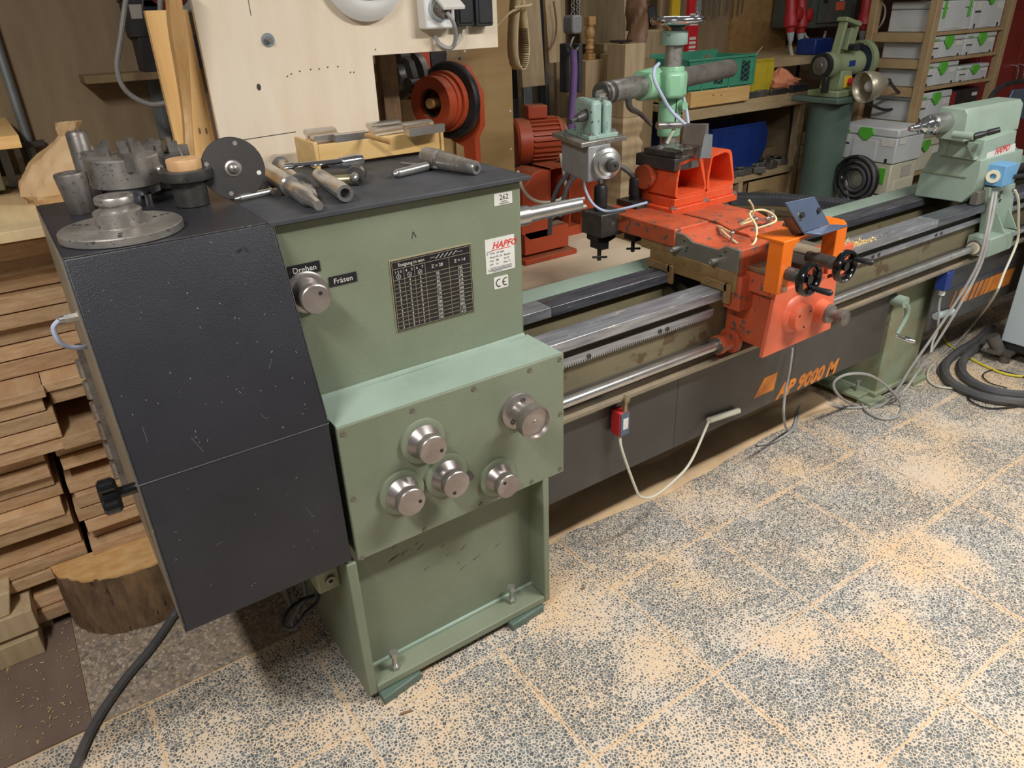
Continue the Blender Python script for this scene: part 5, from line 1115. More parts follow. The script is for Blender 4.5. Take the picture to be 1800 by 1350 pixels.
# big newel with turned lower part
yn = 3.05; a = at(1100, 78, y=yn); b = at(1135, 78, y=yn); wd = b.x-a.x
t = thing('newel_post', 'thick pale newel post with carved wavy lower part behind the drill head', 'post', ((a.x+b.x)/2, yn+wd/2, .551))
zt1 = at(1118, 205, y=yn).z
MB().box(a.x, b.x, yn, yn+wd, zt1, a.z).build('square_top', 'timber', t, .003)
g = MB(); cxx, cyy = (a.x+b.x)/2, yn+wd/2; rows = []
nz = 46
for i in range(nz+1):
    z = .551+(zt1-.551)*i/nz; f = 1+.09*math.sin(i*.62)+.05*math.sin(i*1.31); s_ = wd/2*f
    g.v += [V((cxx-s_, cyy-s_, z)), V((cxx+s_, cyy-s_, z)), V((cxx+s_, cyy+s_, z)), V((cxx-s_, cyy+s_, z))]
for i in range(nz):
    for k in range(4): g.f.append((4*i+k, 4*i+(k+1) % 4, 4*i+4+(k+1) % 4, 4*i+4+k))
g.f.append((0, 1, 2, 3)); g.build('carved_shaft', 'timber', t)
sqpost(1075, 1098, 95, 3.24, 'timber', 'squared timber tight behind the pale newel post')
obj3('black_tray', MB().lathe(at(1105, 75, y=3.10)+V((.0, .06, .002)), (0, 0, 1), [(0, .05), (.006, .062), (.009, .062)], 28), 'black', 'small black dish on top of the newel post', 'dish')
# twisted column
q = at(1117, 104, y=3.35); q.z = at(1117, 104, y=3.35).z
g = MB(); nz = 70; H_ = .62
for i in range(nz+1):
    z = H_*i/nz; r0 = .052 if i > 30 else .044+.012*math.sin(i/30*math.pi*.5)
    if i > 44: r0 = .052-.022*min(1, (i-44)/20)
    for k in range(20):
        a = 2*math.pi*k/20; rr = r0*(1+.24*math.cos(3*(a-z*9))); g.v.append(V((q.x+rr*math.cos(a), q.y+rr*math.sin(a), q.z+z)))
for i in range(nz):
    for k in range(20): g.f.append((20*i+k, 20*i+(k+1) % 20, 20*i+20+(k+1) % 20, 20*i+20+k))
g.f.append(tuple(range(20))); g.f.append(tuple(20*nz+k for k in range(20)))
obj3('twisted_column', g, 'walnut', 'dark twisted rope turned column rising behind the newel post', 'column')
obj3('column_stand', MB().box(q.x-.09, q.x+.09, 3.28, 3.42, .551, q.z-.0005), 'timber_dark', 'brown block under the twisted column', 'block')
a = at(1090, 55, y=3.85); b = at(1172, 42, y=3.85)
SH = thing('wall_rack', 'small wooden rack with dark clutter on the rear wall', 'rack', ((a.x+b.x)/2, 3.9, a.z))
MB().box(a.x, b.x, 3.80, 3.99, a.z-.02, a.z).build('rack_board', 'timber', SH, .002); MB().box(a.x, a.x+.025, 3.82, 3.99, a.z, a.z+.5).build('rack_side', 'timber', SH, .002); MB().box(a.x, b.x, 3.80, 3.83, a.z-.19, a.z-.02).build('rack_front', 'timber', SH, .002)
for k in range(7):
    x = a.x+.06+k*(b.x-a.x-.1)/7; obj3('clutter_part', MB().obox((x, 3.9, a.z+.055+.02*(k % 3)), (.09, .07, .1), (.3*k, .2, .5*k)), ('black', 'rubber', 'dark_steel', 'bin_blue')[k % 4], ('dark machine part', 'black box', 'dull steel part', 'blue part', 'tilted black part', 'grey rubber part', 'last dark part')[k]+' in the wall rack behind the twisted column', 'part', None, .006)
# spirit levels
ylv = 3.66
a, b = at(1205, 122, y=ylv), at(1222, 122, y=ylv)
LV = thing('spirit_level', 'long red spirit level standing on the bench against the wall', 'level', ((a.x+b.x)/2, ylv, a.z))
zt0 = 2.1
MB().box(a.x, b.x, ylv, ylv+.03, a.z-.02, zt0).build('bar', 'red_level', LV, .002)
for i in range(7): MB().box(a.x+.016, b.x-.016, ylv-.001, ylv, a.z+.02+i*.026, a.z+.036+i*.026).build('white_mark', 'sticker', LV)
for zz in (a.z+.26, a.z+.55): MB().box(a.x+.008, b.x-.008, ylv-.0012, ylv, zz, zz+.07).build('white_plate', 'sticker', LV)
a, b = at(1178, 70, y=ylv+.05), at(1192, 70, y=ylv+.05)
obj3('yellow_level', MB().box(a.x, b.x, ylv+.05, ylv+.07, a.z, 2.1), 'yellow', 'yellow straight edge hanging behind the drill handwheel', 'straight edge')
# wall sheet of OSB and hanging drill bits
a, b = at(1282, 60, y=3.985), at(1365, 60, y=3.985)
struct(MB().box(a.x, b.x+.1, 3.97, 3.999, .2, 2.6).build('wall_osb_panel', 'osb', smooth=False))
struct(MB().box(b.x+.1, 7.2, 3.96, 3.999, at(1400, 75, y=3.96).z, 2.6).build('wall_dark_panel', 'red_brown', smooth=False))
for i, px in enumerate((1233, 1240, 1249, 1258, 1267, 1281, 1291, 1300, 1308)):
    p = at(px, 6+(i*7) % 11, y=3.95); obj3('drill_bit', MB().cyl((p.x, 3.96, p.z-.06), (p.x, 3.96, p.z+.12), .004+.0015*(i % 2)), 'dull_metal', '%s drill bit from the left hanging on the rear wall' % 'first second third fourth fifth sixth seventh eighth ninth'.split()[i], 'drill bit', 'drill bits on the rear wall')
# orange motor and housings on the platform
ym = 3.05; c = at(935, 247, y=ym); ax = V((.93, -.30, 0)).normalized(); r = .105; c0 = c-ax*.10
MO = thing('electric_motor', 'orange finned electric motor behind the spindle', 'motor', (c.x, ym, .551))
MB().lathe(c0, ax, [(-.004, r*.6), (0, r*.95), (.012, r*1.04), (.075, r*1.04), (.078, r*.92), (.22, r*.92), (.222, r*1.0), (.24, r*1.0), (.243, r*.5)], 40).build('body', 'orange_dusty', MO)
u = V((0, 0, 1)); w2 = ax.cross(u).normalized()
for k in range(26):
    a = 2*math.pi*k/26; n_ = u*math.cos(a)+w2*math.sin(a); tt = ax.cross(n_); p = c0+ax*.08+n_*r*.9
    MB().slab([p-tt*.003, p+tt*.003, p+tt*.003+n_*.016, p-tt*.003+n_*.016], ax*.14).build('fin', 'orange_dusty', MO)
p = c0+ax*.12+u*r; MB().slab([p+ax*-.05+w2*.04, p+ax*.05+w2*.04, p+ax*.05-w2*.05, p+ax*-.05-w2*.05], u*.06).build('terminal_box', 'orange_dusty', MO, .005)
MB().lathe(c0+ax*.26+V((0, .05, .01)), ax, [(0, .05), (.01, .075), (.02, .07), (.03, .08), (.04, .072), (.05, .08), (.07, .06)], 28).build('fan_pulley', 'turned', MO)
MB().box(c.x-.02, c.x+.08, ym-.03, ym+.1, .551, c.z-r*.9).build('pedestal', 'dark_steel', MO)
yh_ = 2.80; a = at(921, 400, y=yh_); b = at(963, 398, y=yh_); zt_ = at(950, 297, y=yh_).z; zb_ = .551
HO2 = thing('belt_guard_housing', 'open orange guard housing with shaft end below the motor', 'guard', ((a.x+b.x)/2, yh_, .551))
x0, x1 = a.x, at(998, 380, y=yh_).x; xm = at(962, 380, y=yh_).x
MB().prism([(x0-.03, .70), (x0-.01, zt_-.07), (x0+.05, zt_-.01), (x0+.09, zt_), (xm, zt_-.01), (xm, .66), (x0+.02, .66)], 'y', yh_-.02, yh_+.14).build('curved_guard', 'orange_dusty', HO2, .004)
t_ = .006
g = MB().box(xm, xm+t_, yh_-.02, yh_+.14, .70, zt_).box(xm, x1, yh_-.02, yh_+.14, zt_-t_, zt_).box(x1-t_, x1, yh_-.02, yh_+.14, .70, zt_).box(xm, x1, yh_+.13, yh_+.14, .70, zt_)
g.build('open_box', 'orange_dusty', HO2)
MB().cyl((xm+.01, yh_+.03, .75), (x1+.01, yh_+.05, .75), .03).build('shaft_end', 'steel', HO2)
for k in (0, 1): MB().torus((xm+.06+.02*k, yh_+.035, .75), (1, .2, 0), .031, .005, 24, 8).build('ring', 'black', HO2)
MB().box(x0-.01, x1-.01, yh_-.02, yh_+.02, .59, .70).build('front_leg', 'orange_dusty', HO2, .003); MB().box(x0-.03, x1+.02, yh_-.05, yh_+.16, .551, .575).build('base_plate', 'orange_dusty', HO2, .003)
a = at(998, 350, y=3.0); b = at(1045, 300, y=3.0); CH = thing('dust_chute', 'orange sloping chute behind the hoses', 'chute', (a.x, 3.0, .551))
MB().slab([at(996, 300, y=3.0), at(1030, 315, y=3.0), at(1036, 345, y=3.0), at(998, 352, y=3.0)], (0, .12, 0)).build('chute_side', 'orange_dusty', CH, .003)
p, q = at(1020, 352, y=3.02), at(1050, 290, y=3.02); MB().slab([(p.x, 3.02, .551), (q.x, 3.02, .551), (q.x+.02, 3.02, q.z), (p.x+.04, 3.02, q.z-.05)], (0, .1, 0)).build('chute_back', 'orange_dusty', CH, .003)
MB().box(at(998, 352, y=3.0).x, p.x, 3.02, 3.10, .551, .60).build('chute_foot', 'orange_dusty', CH)
obj3('grey_cable', MB().tube([at(985, 270, y=2.75), at(992, 310, y=2.72), at(995, 335, y=2.7), at(985, 350, y=2.68), at(960, 356, y=2.66), at(935, 350, y=2.62), at(918, 330, y=2.58), at(910, 300, y=2.6)], .007), 'cable_light', 'light grey cable looping in front of the orange guard housing', 'cable')
# black link chain along the rear of the bed
EC = thing('cable_chain', 'black ribbed cable drag chain lying behind the bed', 'cable chain', (3.0, 2.2, .6))
pa, pb, pc = at(1285, 350, z=.70), at(1400, 352, z=.70), at(1560, 372, z=.70)
nl = 46
for i in range(nl):
    f = i/(nl-1); p = pa*(1-f)**2+(pb+V((.05, .05, 0)))*2*f*(1-f)+pc*f*f; f2 = f+.01; q = pa*(1-f2)**2+(pb+V((.05, .05, 0)))*2*f2*(1-f2)+pc*f2*f2; an = math.atan2(q.y-p.y, q.x-p.x)
    MB().obox(p, (.022, .10, .05), (0, .25, an)).build('link', 'rubber', EC, .004)
MB().box(2.6, 3.9, 2.0, 2.9, .55, .6).build('chain_tray', 'bed_inner', EC)
# ------------------------------------------------------------- bench with bins
YB = 3.1; ZB = 1.112; xL, xR = at(1200, 195, y=YB).x, at(1420, 160, y=YB).x
BE = thing('work_bench', 'plain timber bench with shelves against the rear wall', 'bench', ((xL+xR)/2, 3.4, 0))
def K(name, mb, m, par=None, **k): return mb.build(name, m, par or BE, **k)
K('bench_top', MB().box(xL, xR+.02, YB, 3.75, ZB-.035, ZB), 'bench_wood', bevel=.002); K('front_rail', MB().box(xL, xR, YB-.004, YB+.02, ZB-.075, ZB-.02), 'bench_wood', bevel=.002)
for x in (xL, xR-.05): K('leg', MB().box(x, x+.05, YB, YB+.05, 0, ZB-.075), 'bench_wood', bevel=.002); K('leg', MB().box(x, x+.05, 3.68, 3.73, 0, ZB-.035), 'bench_wood', bevel=.002)
zs = at(1390, 292, y=YB).z; K('shelf_board', MB().box(xL+.05, xR-.05, YB+.02, 3.7, zs-.02, zs), 'bench_wood'); K('shelf_rail', MB().box(xL+.05, xR-.05, YB, YB+.02, zs-.035, zs), 'bench_wood', bevel=.002)
q = at(1303, 320, y=YB).x; K('divider', MB().box(q-.02, q+.02, YB+.002, YB+.04, .1, zs-.035), 'bench_wood'); K('bottom_board', MB().box(xL+.05, xR-.05, YB+.02, 3.7, .1, .12), 'bench_wood')
K('side_panel', MB().box(xR, xR+.02, YB+.05, 3.7, .2, ZB-.035), 'ply_wall'); K('back_panel', MB().box(xL, xR, 3.73, 3.745, .1, ZB-.04), 'ply_wall')
for x in (.25, .55, .8): K('back_batten', MB().box(xL+(xR-xL)*x, xL+(xR-xL)*x+.05, 3.70, 3.73, zs, ZB-.04), 'timber_dark')
K('brace', MB().slab([(xL+.25, 3.69, zs+.1), (xL+.33, 3.69, zs+.1), (xL+.75, 3.69, ZB-.05), (xL+.66, 3.69, ZB-.05)], (0, .02, 0)), 'timber')
# green crate in pine tray
a, b = at(1207, 186, y=YB), at(1309, 178, y=YB)
PT = thing('pine_tray', 'shallow pine tray holding up the green crate on the bench', 'tray', ((a.x+b.x)/2, YB+.12, ZB))
hz = .085
for nm, bx in (('front_board', (a.x, b.x, YB-.03, YB-.012)), ('back_board', (a.x, b.x, YB+.33, YB+.348)), ('end_board', (a.x, a.x+.018, YB-.012, YB+.33)), ('end_board', (b.x-.018, b.x, YB-.012, YB+.33))): MB().box(*bx, ZB+.0005, ZB+hz).build(nm, 'pine_x', PT, .002)
MB().box(a.x, b.x, YB-.02, YB+.34, ZB+.0002, ZB+.012).build('tray_base', 'ply', PT)
for px in (1268, 1254):
    p = at(px, 167, y=YB-.031); MB().ball(p, .006, (1, .15, .8)).build('knot', 'walnut', PT)
cx0, cx1, cy0, cy1, cz0, cz1 = at(1205, 160, y=YB).x, at(1322, 150, y=YB).x, YB-.01, YB+.30, ZB+hz+.001, ZB+hz+.17
CR = thing('green_crate', 'green plastic crate with lattice windows full of tools on the bench', 'crate', ((cx0+cx1)/2, cy0+.15, cz0))
MB().box(cx0, cx1, cy0, cy0+.008, cz0, cz1).build('front_wall', 'crate', CR, .002); MB().box(cx0, cx1, cy1-.008, cy1, cz0, cz1+.02).build('back_wall', 'crate', CR, .002)
for x in (cx0, cx1-.008): MB().box(x, x+.008, cy0, cy1, cz0, cz1).build('end_wall', 'crate', CR, .002)
MB().box(cx0, cx1, cy0, cy1, cz0, cz0+.006).build('crate_floor', 'crate', CR); MB().box(cx0-.006, cx1+.006, cy0-.008, cy0+.004, cz1-.012, cz1).build('rim', 'crate', CR, .002)
for f in (.38, .78):
    x = cx0+(cx1-cx0)*f; wd = .075; MB().box(x, x+wd, cy0-.0008, cy0, cz0+.025, cz1-.035).build('window', 'ink', CR)
    for s_ in (-1, 1):
        for k in range(4):
            z = cz0+.025+k*.03; MB().slab([(x, cy0-.004, z if s_ > 0 else z+.03), (x+.006, cy0-.004, z if s_ > 0 else z+.03), (x+wd, cy0-.004, z+.03 if s_ > 0 else z), (x+wd-.006, cy0-.004, z+.03 if s_ > 0 else z)], (0, .003, 0)).build('lattice_bar', 'crate', CR)
for f in (.2, .6, .97): x = cx0+(cx1-cx0)*f; MB().box(x-.006, x+.006, cy0-.006, cy0, cz0, cz1).build('rib', 'crate', CR)
def obj4(nm, mb, m, label, cat, group=None, bevel=0): return tag(mb.build(nm, m, None, bevel=bevel), label, cat, group)
for i, (px, py, dx, lab) in enumerate(((1225, 108, .2, 'wooden mallet head sticking out of the green crate'), (1240, 102, .12, 'round tool handle upright in the green crate'), (1255, 112, .28, 'dark tool handle lying along the top of the green crate'))):
    p = at(px, py, y=YB+.12); obj4(('mallet', 'file', 'chisel')[i], MB().cyl((p.x-.02, YB+.14, cz1-.08), (p.x+dx*.6, YB+.12+.04*i, p.z), .022, .018), 'walnut' if i < 2 else 'leather', lab, 'tool')
# open fronted bins
def binx(x0, y0, z0, w, d, h, m, lab, grp=None, flip=1):
    t = thing('storage_bin', lab, 'bin', (x0+w/2, y0+d/2, z0), grp); th = .006
    # long side faces the room (-y); the open scoop front is toward +x
    side = [(x0, z0), (x0+w*.86, z0), (x0+w, z0+h*.42), (x0+w, z0+h*.80), (x0+w*.93, z0+h), (x0, z0+h)]
    MB().prism(side, 'y', y0, y0+th).build('side_wall', m, t, .002); MB().prism(side, 'y', y0+d-th, y0+d).build('side_wall', m, t, .002)
    MB().box(x0, x0+th, y0, y0+d, z0, z0+h).build('back_wall', m, t); MB().box(x0, x0+w*.86, y0, y0+d, z0, z0+th).build('bin_floor', m, t); MB().slab([(x0+w*.86, y0, z0), (x0+w, y0, z0+h*.42), (x0+w, y0+d, z0+h*.42), (x0+w*.86, y0+d, z0)], (-th, 0, 0)).build('scoop', m, t)
    for f in (.12, .17, .68, .73): MB().box(x0+w*f, x0+w*f+.006, y0-.003, y0, z0+.005, z0+h*.94).build('rib', m, t)
    MB().box(x0-.004, x0+w*.93, y0-.005, y0+.003, z0+h-.01, z0+h).build('rim', m, t)
    return t
a = at(1318, 156, y=YB+.02); binx(a.x, YB+.04, ZB+.001, .24, .16, at(1340, 104, y=YB+.04).z-ZB, 'bin_yellow', 'yellow open front bin beside the green crate')
a, b = at(1248, 275, y=YB+.05), at(1346, 262, y=YB+.05)
binx(a.x, YB+.05, zs+.03, b.x-a.x, .22, at(1300, 220, y=YB+.05).z-zs-.03, 'bin_blue', 'large blue bin in front on the shelf under the bench', 'blue bins under the bench')
binx(a.x-.12, YB+.33, zs+.03, b.x-a.x-.1, .2, .27, 'bin_blue', 'blue bin behind the large blue bin under the bench', 'blue bins under the bench')
obj4('shelf_plank', MB().box(a.x-.1, b.x-.05, YB+.06, YB+.6, zs+.0005, zs+.029), 'timber_dark', 'plank under the two blue bins', 'plank')
# orange rag bag
g = MB(); c = at(1383, 148, y=YB+.1); n = 20; rws = [(0, .07), (.03, .12), (.06, .115), (.09, .08), (.12, .04), (.14, .01)]
for i, (z, r) in enumerate(rws):
    for k in range(n):
        a_ = 2*math.pi*k/n; f = 1+.25*math.sin(k*4.1+i*2.3)+.12*math.sin(k*2.7-i*3); g.v.append(V((c.x+r*f*math.cos(a_)*1.15-.35*z, YB+.13+r*f*.8*math.sin(a_), ZB+.001+z+.008*math.sin(k*3+i))) if i else V((c.x+r*math.cos(a_), YB+.13+r*.8*math.sin(a_), ZB+.001)))
for i in range(len(rws)-1):
    for k in range(n): g.f.append((i*n+k, i*n+(k+1) % n, (i+1)*n+(k+1) % n, (i+1)*n+k))
g.f.append(tuple(range(n))); g.f.append(tuple((len(rws)-1)*n+k for k in range(n)))
o = g.build('rag_bag', 'bag_orange', None); o.data.set_sharp_from_angle(angle=math.radians(15)); tag(o, 'crumpled orange plastic bag of rags on the bench end', 'bag')
for i, (px, w, h, m, lab) in enumerate(((1313, .09, .035, 'rubber', 'black steel block next to the pine tray on the bench'), (1328, .10, .04, 'dull_metal', 'grey steel jig between two dark blocks on the bench'), (1352, .16, .035, 'dark_steel', 'long dark steel block in front of the orange bag'), (1388, .18, .045, 'rubber', 'dark planer block at the right end of the bench'))):
    p = at(px, 168, y=YB+.03); obj4('steel_block', MB().obox((p.x+w/2, YB+.045, ZB+.0005+h/2), (w, .06, h)), m, lab, 'block', None, .004)
obj4('wire', MB().tube([at(1322, 100, y=YB+.2), at(1332, 92, y=YB+.2), at(1340, 82, y=YB+.2)], .002), 'cable_light', 'thin bent wire sticking up behind the yellow bin', 'wire')
# parts on the lower shelf
for i in range(16):
    f = i/15; px = 1277+f*98; py = 322-f*36+(i % 3)*-6; p = at(px, py, z=zs+.01); s_ = .05+.03*((i*7) % 4)/3
    if p.y < YB+.03: p.y = YB+.04
    g = MB().obox((p.x, min(p.y, 3.6), zs+.002+.02), (s_*1.8, s_, .038), (0, 0, .4*(i % 5)-.6)).cyl((p.x, min(p.y, 3.6), zs+.004), (p.x, min(p.y, 3.6), zs+.055), .018, n=12)
    obj4('metal_fitting', g, 'dull_metal', '%s dull metal fitting from the left on the shelf under the bench' % 'first second third fourth fifth sixth seventh eighth ninth tenth eleventh twelfth thirteenth fourteenth fifteenth sixteenth'.split()[i], 'fitting', 'metal fittings under the bench', .003)
a, b = at(1312, 345, y=YB+.03), at(1386, 322, y=YB+.03)
CB = thing('cardboard_box', 'open cardboard box on the lowest level of the bench', 'box', ((a.x+b.x)/2, YB+.2, .121)); zt_ = at(1350, 313, y=YB+.03).z
for bx in ((a.x, b.x, YB+.03, YB+.036), (a.x, b.x, YB+.36, YB+.366), (a.x, a.x+.006, YB+.03, YB+.36), (b.x-.006, b.x, YB+.03, YB+.36)): MB().box(*bx, .121, zt_).build('wall', 'card', CB)
obj4('blue_sack', MB().ball((a.x+.12, YB+.2, zt_-.05), .1, (1, .9, .9)), 'bin_blue', 'blue sack poking out of the cardboard box', 'sack')
p = at(1358, 243, y=YB+.3); q = at(1393, 250, y=YB+.1); obj4('brown_tube', MB().cyl(p, q, .022), 'red_brown', 'brown wooden tube resting behind the blue bin', 'tube')
obj4('offcut_box', MB().box(at(1338, 270, y=YB+.2).x, at(1375, 262, y=YB+.2).x, YB+.18, YB+.42, zs+.0005, zs+.10), 'timber_dark', 'small wooden box right of the blue bin under the bench', 'box', None, .003)
obj4('black_rod', MB().cyl((at(1384, 300, y=YB+.06).x, YB+.06, zs+.001), (at(1398, 170, y=YB+.06).x-.03, YB+.06, ZB-.04), .008), 'black', 'thin black rod standing behind the bench leg', 'rod')
# little wooden cases between bench and grinder stand
for i, (px0, px1, z0, z1) in enumerate(((1404, 1417, .0, .62), (1402, 1418, .62, .70), (1402, 1418, .705, .78), (1402, 1418, .785, .86))):
    x0, x1 = at(px0, 300, y=YB-.06).x, at(px1, 300, y=YB-.06).x; obj4('wooden_case', MB().box(x0+.05, x1+.07, YB-.12, YB-.02, z0+.0005, z1), 'timber_dark', ('upright plank', 'lowest small case', 'middle small case', 'topmost small case')[i]+' in the pile between bench and grinder stand', 'case', None, .003)
# ------------------------------------------------------------- grinder on its stand
gx, gy = at(1462, 180, y=2.8).x, 2.8; gz = at(1465, 172, y=2.72).z
GS = thing('grinder_stand', 'tall tapered green metal stand carrying the bench grinder', 'stand', (gx, gy, 0))
MB().lathe((gx-.03, gy, 0), (.03/gz, 0, 1), [(0, .098), (gz*.5, .112), (gz-.03, .13)], 28).build('column', 'grinder_stand', GS)
MB().slab([(gx-.17, gy-.15, gz-.03), (gx+.19, gy-.15, gz-.03), (gx+.19, gy+.17, gz-.03), (gx-.17, gy+.17, gz-.03)], (0, 0, .03)).build('top_tray', 'grinder_stand', GS, .006)
o_ = at(1470, 193, y=gy-.122); MB().text('HE 7003', .042, o_, (1, .15, -.02)).build('lettering', 'ink', GS)
GR = thing('bench_grinder', 'pale green twin wheel bench grinder on the tall stand', 'grinder', (gx, gy, gz))
def K(name, mb, m, par=None, **k): return mb.build(name, m, par or GR, **k)
K('base', MB().box(gx-.12, gx+.11, gy-.11, gy+.10, gz+.0005, gz+.035), 'grinder', bevel=.006); K('pedestal', MB().prism([(gx-.05, gz+.035), (gx+.09, gz+.035), (gx+.07, gz+.14), (gx-.035, gz+.14)], 'y', gy-.06, gy+.07), 'grinder', bevel=.006)
ga = V((.80, .60, 0)); gl = V((-.9, .1, 0)).normalized(); gc = V((gx+.01, gy-.01, gz+.175)); ga = V((.95, -.05, 0)).normalized()
K('motor', MB().lathe(gc-ga*.15, ga, [(0, .06), (.005, .07), (.06, .072), (.08, .058), (.22, .058), (.24, .07), (.30, .068)], 32), 'grinder')
K('grinding_wheel', MB().lathe(gc-ga*.155, -ga, [(0, .07), (.03, .07), (.03, .055), (.031, .028)], 36), 'black'); K('wheel_flange', MB().lathe(gc-ga*.186, -ga, [(0, .05), (.003, .046), (.004, .022), (.012, .018)], 30), 'cast')
K('guard', MB().lathe(gc+ga*.15, ga, [(0, .095), (.05, .095)], 30), 'carton_blue'); K('guard_cover', MB().ring(gc+ga*.16+V((0, 0, .012)), ga, .112, .095, .045), 'grinder')
for x_ in (-.05, .075): K('dresser_post', MB().obox(gc+V((x_+.03, .02, .135)), (.022, .05, .19), (0, .22, 0)), 'grinder', bevel=.004)
K('dresser_head', MB().obox(gc+V((.055, .02, .225)), (.16, .07, .024), (0, .22, 0)), 'grinder', bevel=.005)
K('dresser_slide', MB().obox(gc+V((.045, -.0, .13)), (.05, .04, .12), (0, .22, 0)), 'grinder', bevel=.004); K('dresser_knob', MB().cyl(gc+V((.04, -.02, .09)), gc+V((.02, -.08, .09)), .02), 'black')
K('maker_plate', MB().box(gc.x+.0, gc.x+.06, gc.y-.061, gc.y-.057, gc.z-.012, gc.z+.02), 'bin_blue')
sx = gx+.03; K('switch_plate', MB().box(sx-.035, sx+.035, gy-.068, gy-.06, gz+.045, gz+.11), 'yellow', bevel=.003); K('stop_button', MB().cyl((sx+.012, gy-.068, gz+.078), (sx+.012, gy-.088, gz+.078), .022), 'red')
K('tool_rest', MB().obox(gc-ga*.17+V((-.01, -.05, -.10)), (.04, .03, .09)), 'black', bevel=.004); K('rest_arm', MB().cyl(gc+V((.05, -.06, -.11)), gc+V((.24, -.07, -.10)), .007), 'steel')
K('spark_plate', MB().obox(gc+ga*.20+V((.0, -.08, -.04)), (.05, .006, .10), (.1, .35, .3)), 'timber')
# gooseneck lamp
lc = at(1535, 150, y=2.55); ld = V((-.88, .30, -.12)).normalized()
LP = thing('gooseneck_lamp', 'aluminium shaded gooseneck lamp beside the grinder', 'lamp', (lc.x+.1, 2.7, gz))
MB().lathe(lc+ld*.075, -ld, [(0, .088), (.05, .084), (.09, .072), (.13, .04), (.14, .026), (.16, .024)], 36, cap=False).build('shade', 'alu_shade', LP).modifiers.new('solid', 'SOLIDIFY').thickness = .003
MB().ball(lc+ld*.02, .034).build('bulb', 'white', LP); e = lc-ld*.06
MB().cyl(e, e-ld*.05, .024, .018).build('socket', 'black', LP)
MB().tube([e-ld*.05, at(1575, 158, y=2.6), at(1588, 172, y=2.62), at(1578, 188, y=2.65), at(1550, 192, y=2.7), V((gx+.19, 2.78, gz-.015))], .009).build('neck', 'black', LP)
# electrical box with red plugs
ye = 3.6; a, b = at(1425, 50, y=ye), at(1500, 42, y=ye)
EB = thing('distribution_box', 'grey distribution box with dark window and red warning label on the wall', 'electrical box', ((a.x+b.x)/2, ye, a.z))
MB().box(a.x, b.x, ye, 3.95, a.z, a.z+.5).build('housing', 'glass_grey', EB, .01); MB().box(a.x+.05, b.x-.03, ye-.02, ye, a.z+.03, a.z+.5).build('window', 'glass_grey', EB, .006)
p = at(1468, 18, y=ye-.021); MB().box(p.x, p.x+.11, ye-.023, ye-.02, p.z, p.z+.055).build('warning_label', 'orange_red', EB); MB().box(p.x+.04, p.x+.09, ye-.023, ye-.02, p.z+.06, p.z+.12).build('white_label', 'sticker', EB)
MB().box(a.x+.08, a.x+.13, ye-.022, ye-.02, a.z+.16, a.z+.42).build('breaker_row', 'black', EB); MB().box(a.x+.08, a.x+.28, ye-.022, ye-.02, a.z+.36, a.z+.46).build('paper_label', 'box_grey', EB)
def plug(px, py, lab, s_=1, col='cable_light'):
    c = at(px, py, y=3.45); t = thing('power_plug', lab, 'plug', (c.x, c.y, c.z-.12), 'red three phase plugs'); d = V((.08*s_, -.1, -1)).normalized()
    MB().lathe(c, d, [(-.12, .035), (-.02, .036), (0, .045), (.06, .046), (.07, .03), (.1, .028)], 22).build('plug_body', 'red', t); q = c+V((.035, -.035, .01)); MB().lathe(q, V((.35, -1, .1)), [(0, .042), (.018, .042), (.022, .036)], 24).build('lid', 'red', t)
    MB().lathe(c+d*.1, d, [(0, .026), (.05, .018), (.06, .012)], 18).build('gland', 'cabinet_grey', t); return c+d*.16, t
e1_, t1 = plug(1390, 28, 'left red power plug beside the distribution box'); e2_, t2 = plug(1408, 30, 'red power plug with black cable under its socket'); e3_, t3 = plug(1520, 28, 'red power plug right of the distribution box', -1)
MB().tube([e1_, at(1389, 80, y=3.45), at(1394, 100, y=3.45), at(1410, 107, y=3.45), at(1430, 96, y=3.45)], .012).build('cable', 'cable_light', t1); MB().tube([e2_, at(1407, 75, y=3.44), at(1405, 100, y=3.44), at(1402, 130, y=3.44), at(1398, 160, y=3.5)], .013).build('cable', 'black', t2)
obj4('wall_cable', MB().tube([at(1412, 56, y=3.6), at(1420, 68, y=3.6), at(1436, 75, y=3.6), at(1448, 66, y=3.6), at(1452, 45, y=3.8)], .01), 'cable_light', 'beige cable looping under the distribution box', 'cable')
obj4('wall_cable', MB().tube([at(1540, 2, y=3.4), at(1554, 10, y=3.4), at(1555, 28, y=3.4), at(1545, 48, y=3.4), at(1525, 56, y=3.45)], .007), 'cable_light', 'thin beige cable beside the tool shelf', 'cable')
a = at(1431, 97, y=3.3); obj4('blue_case', MB().box(a.x, a.x+.2, 3.3, 3.45, a.z, a.z+.1), 'bin_blue', 'small blue case behind the grinder', 'case', None, .008)
obj4('wall_ledge', MB().box(xL+.9, a.x+.5, 3.28, 3.99, a.z-.05, a.z-.0005), 'bench_wood', 'narrow ledge carrying the blue case behind the grinder', 'ledge', None, .002)
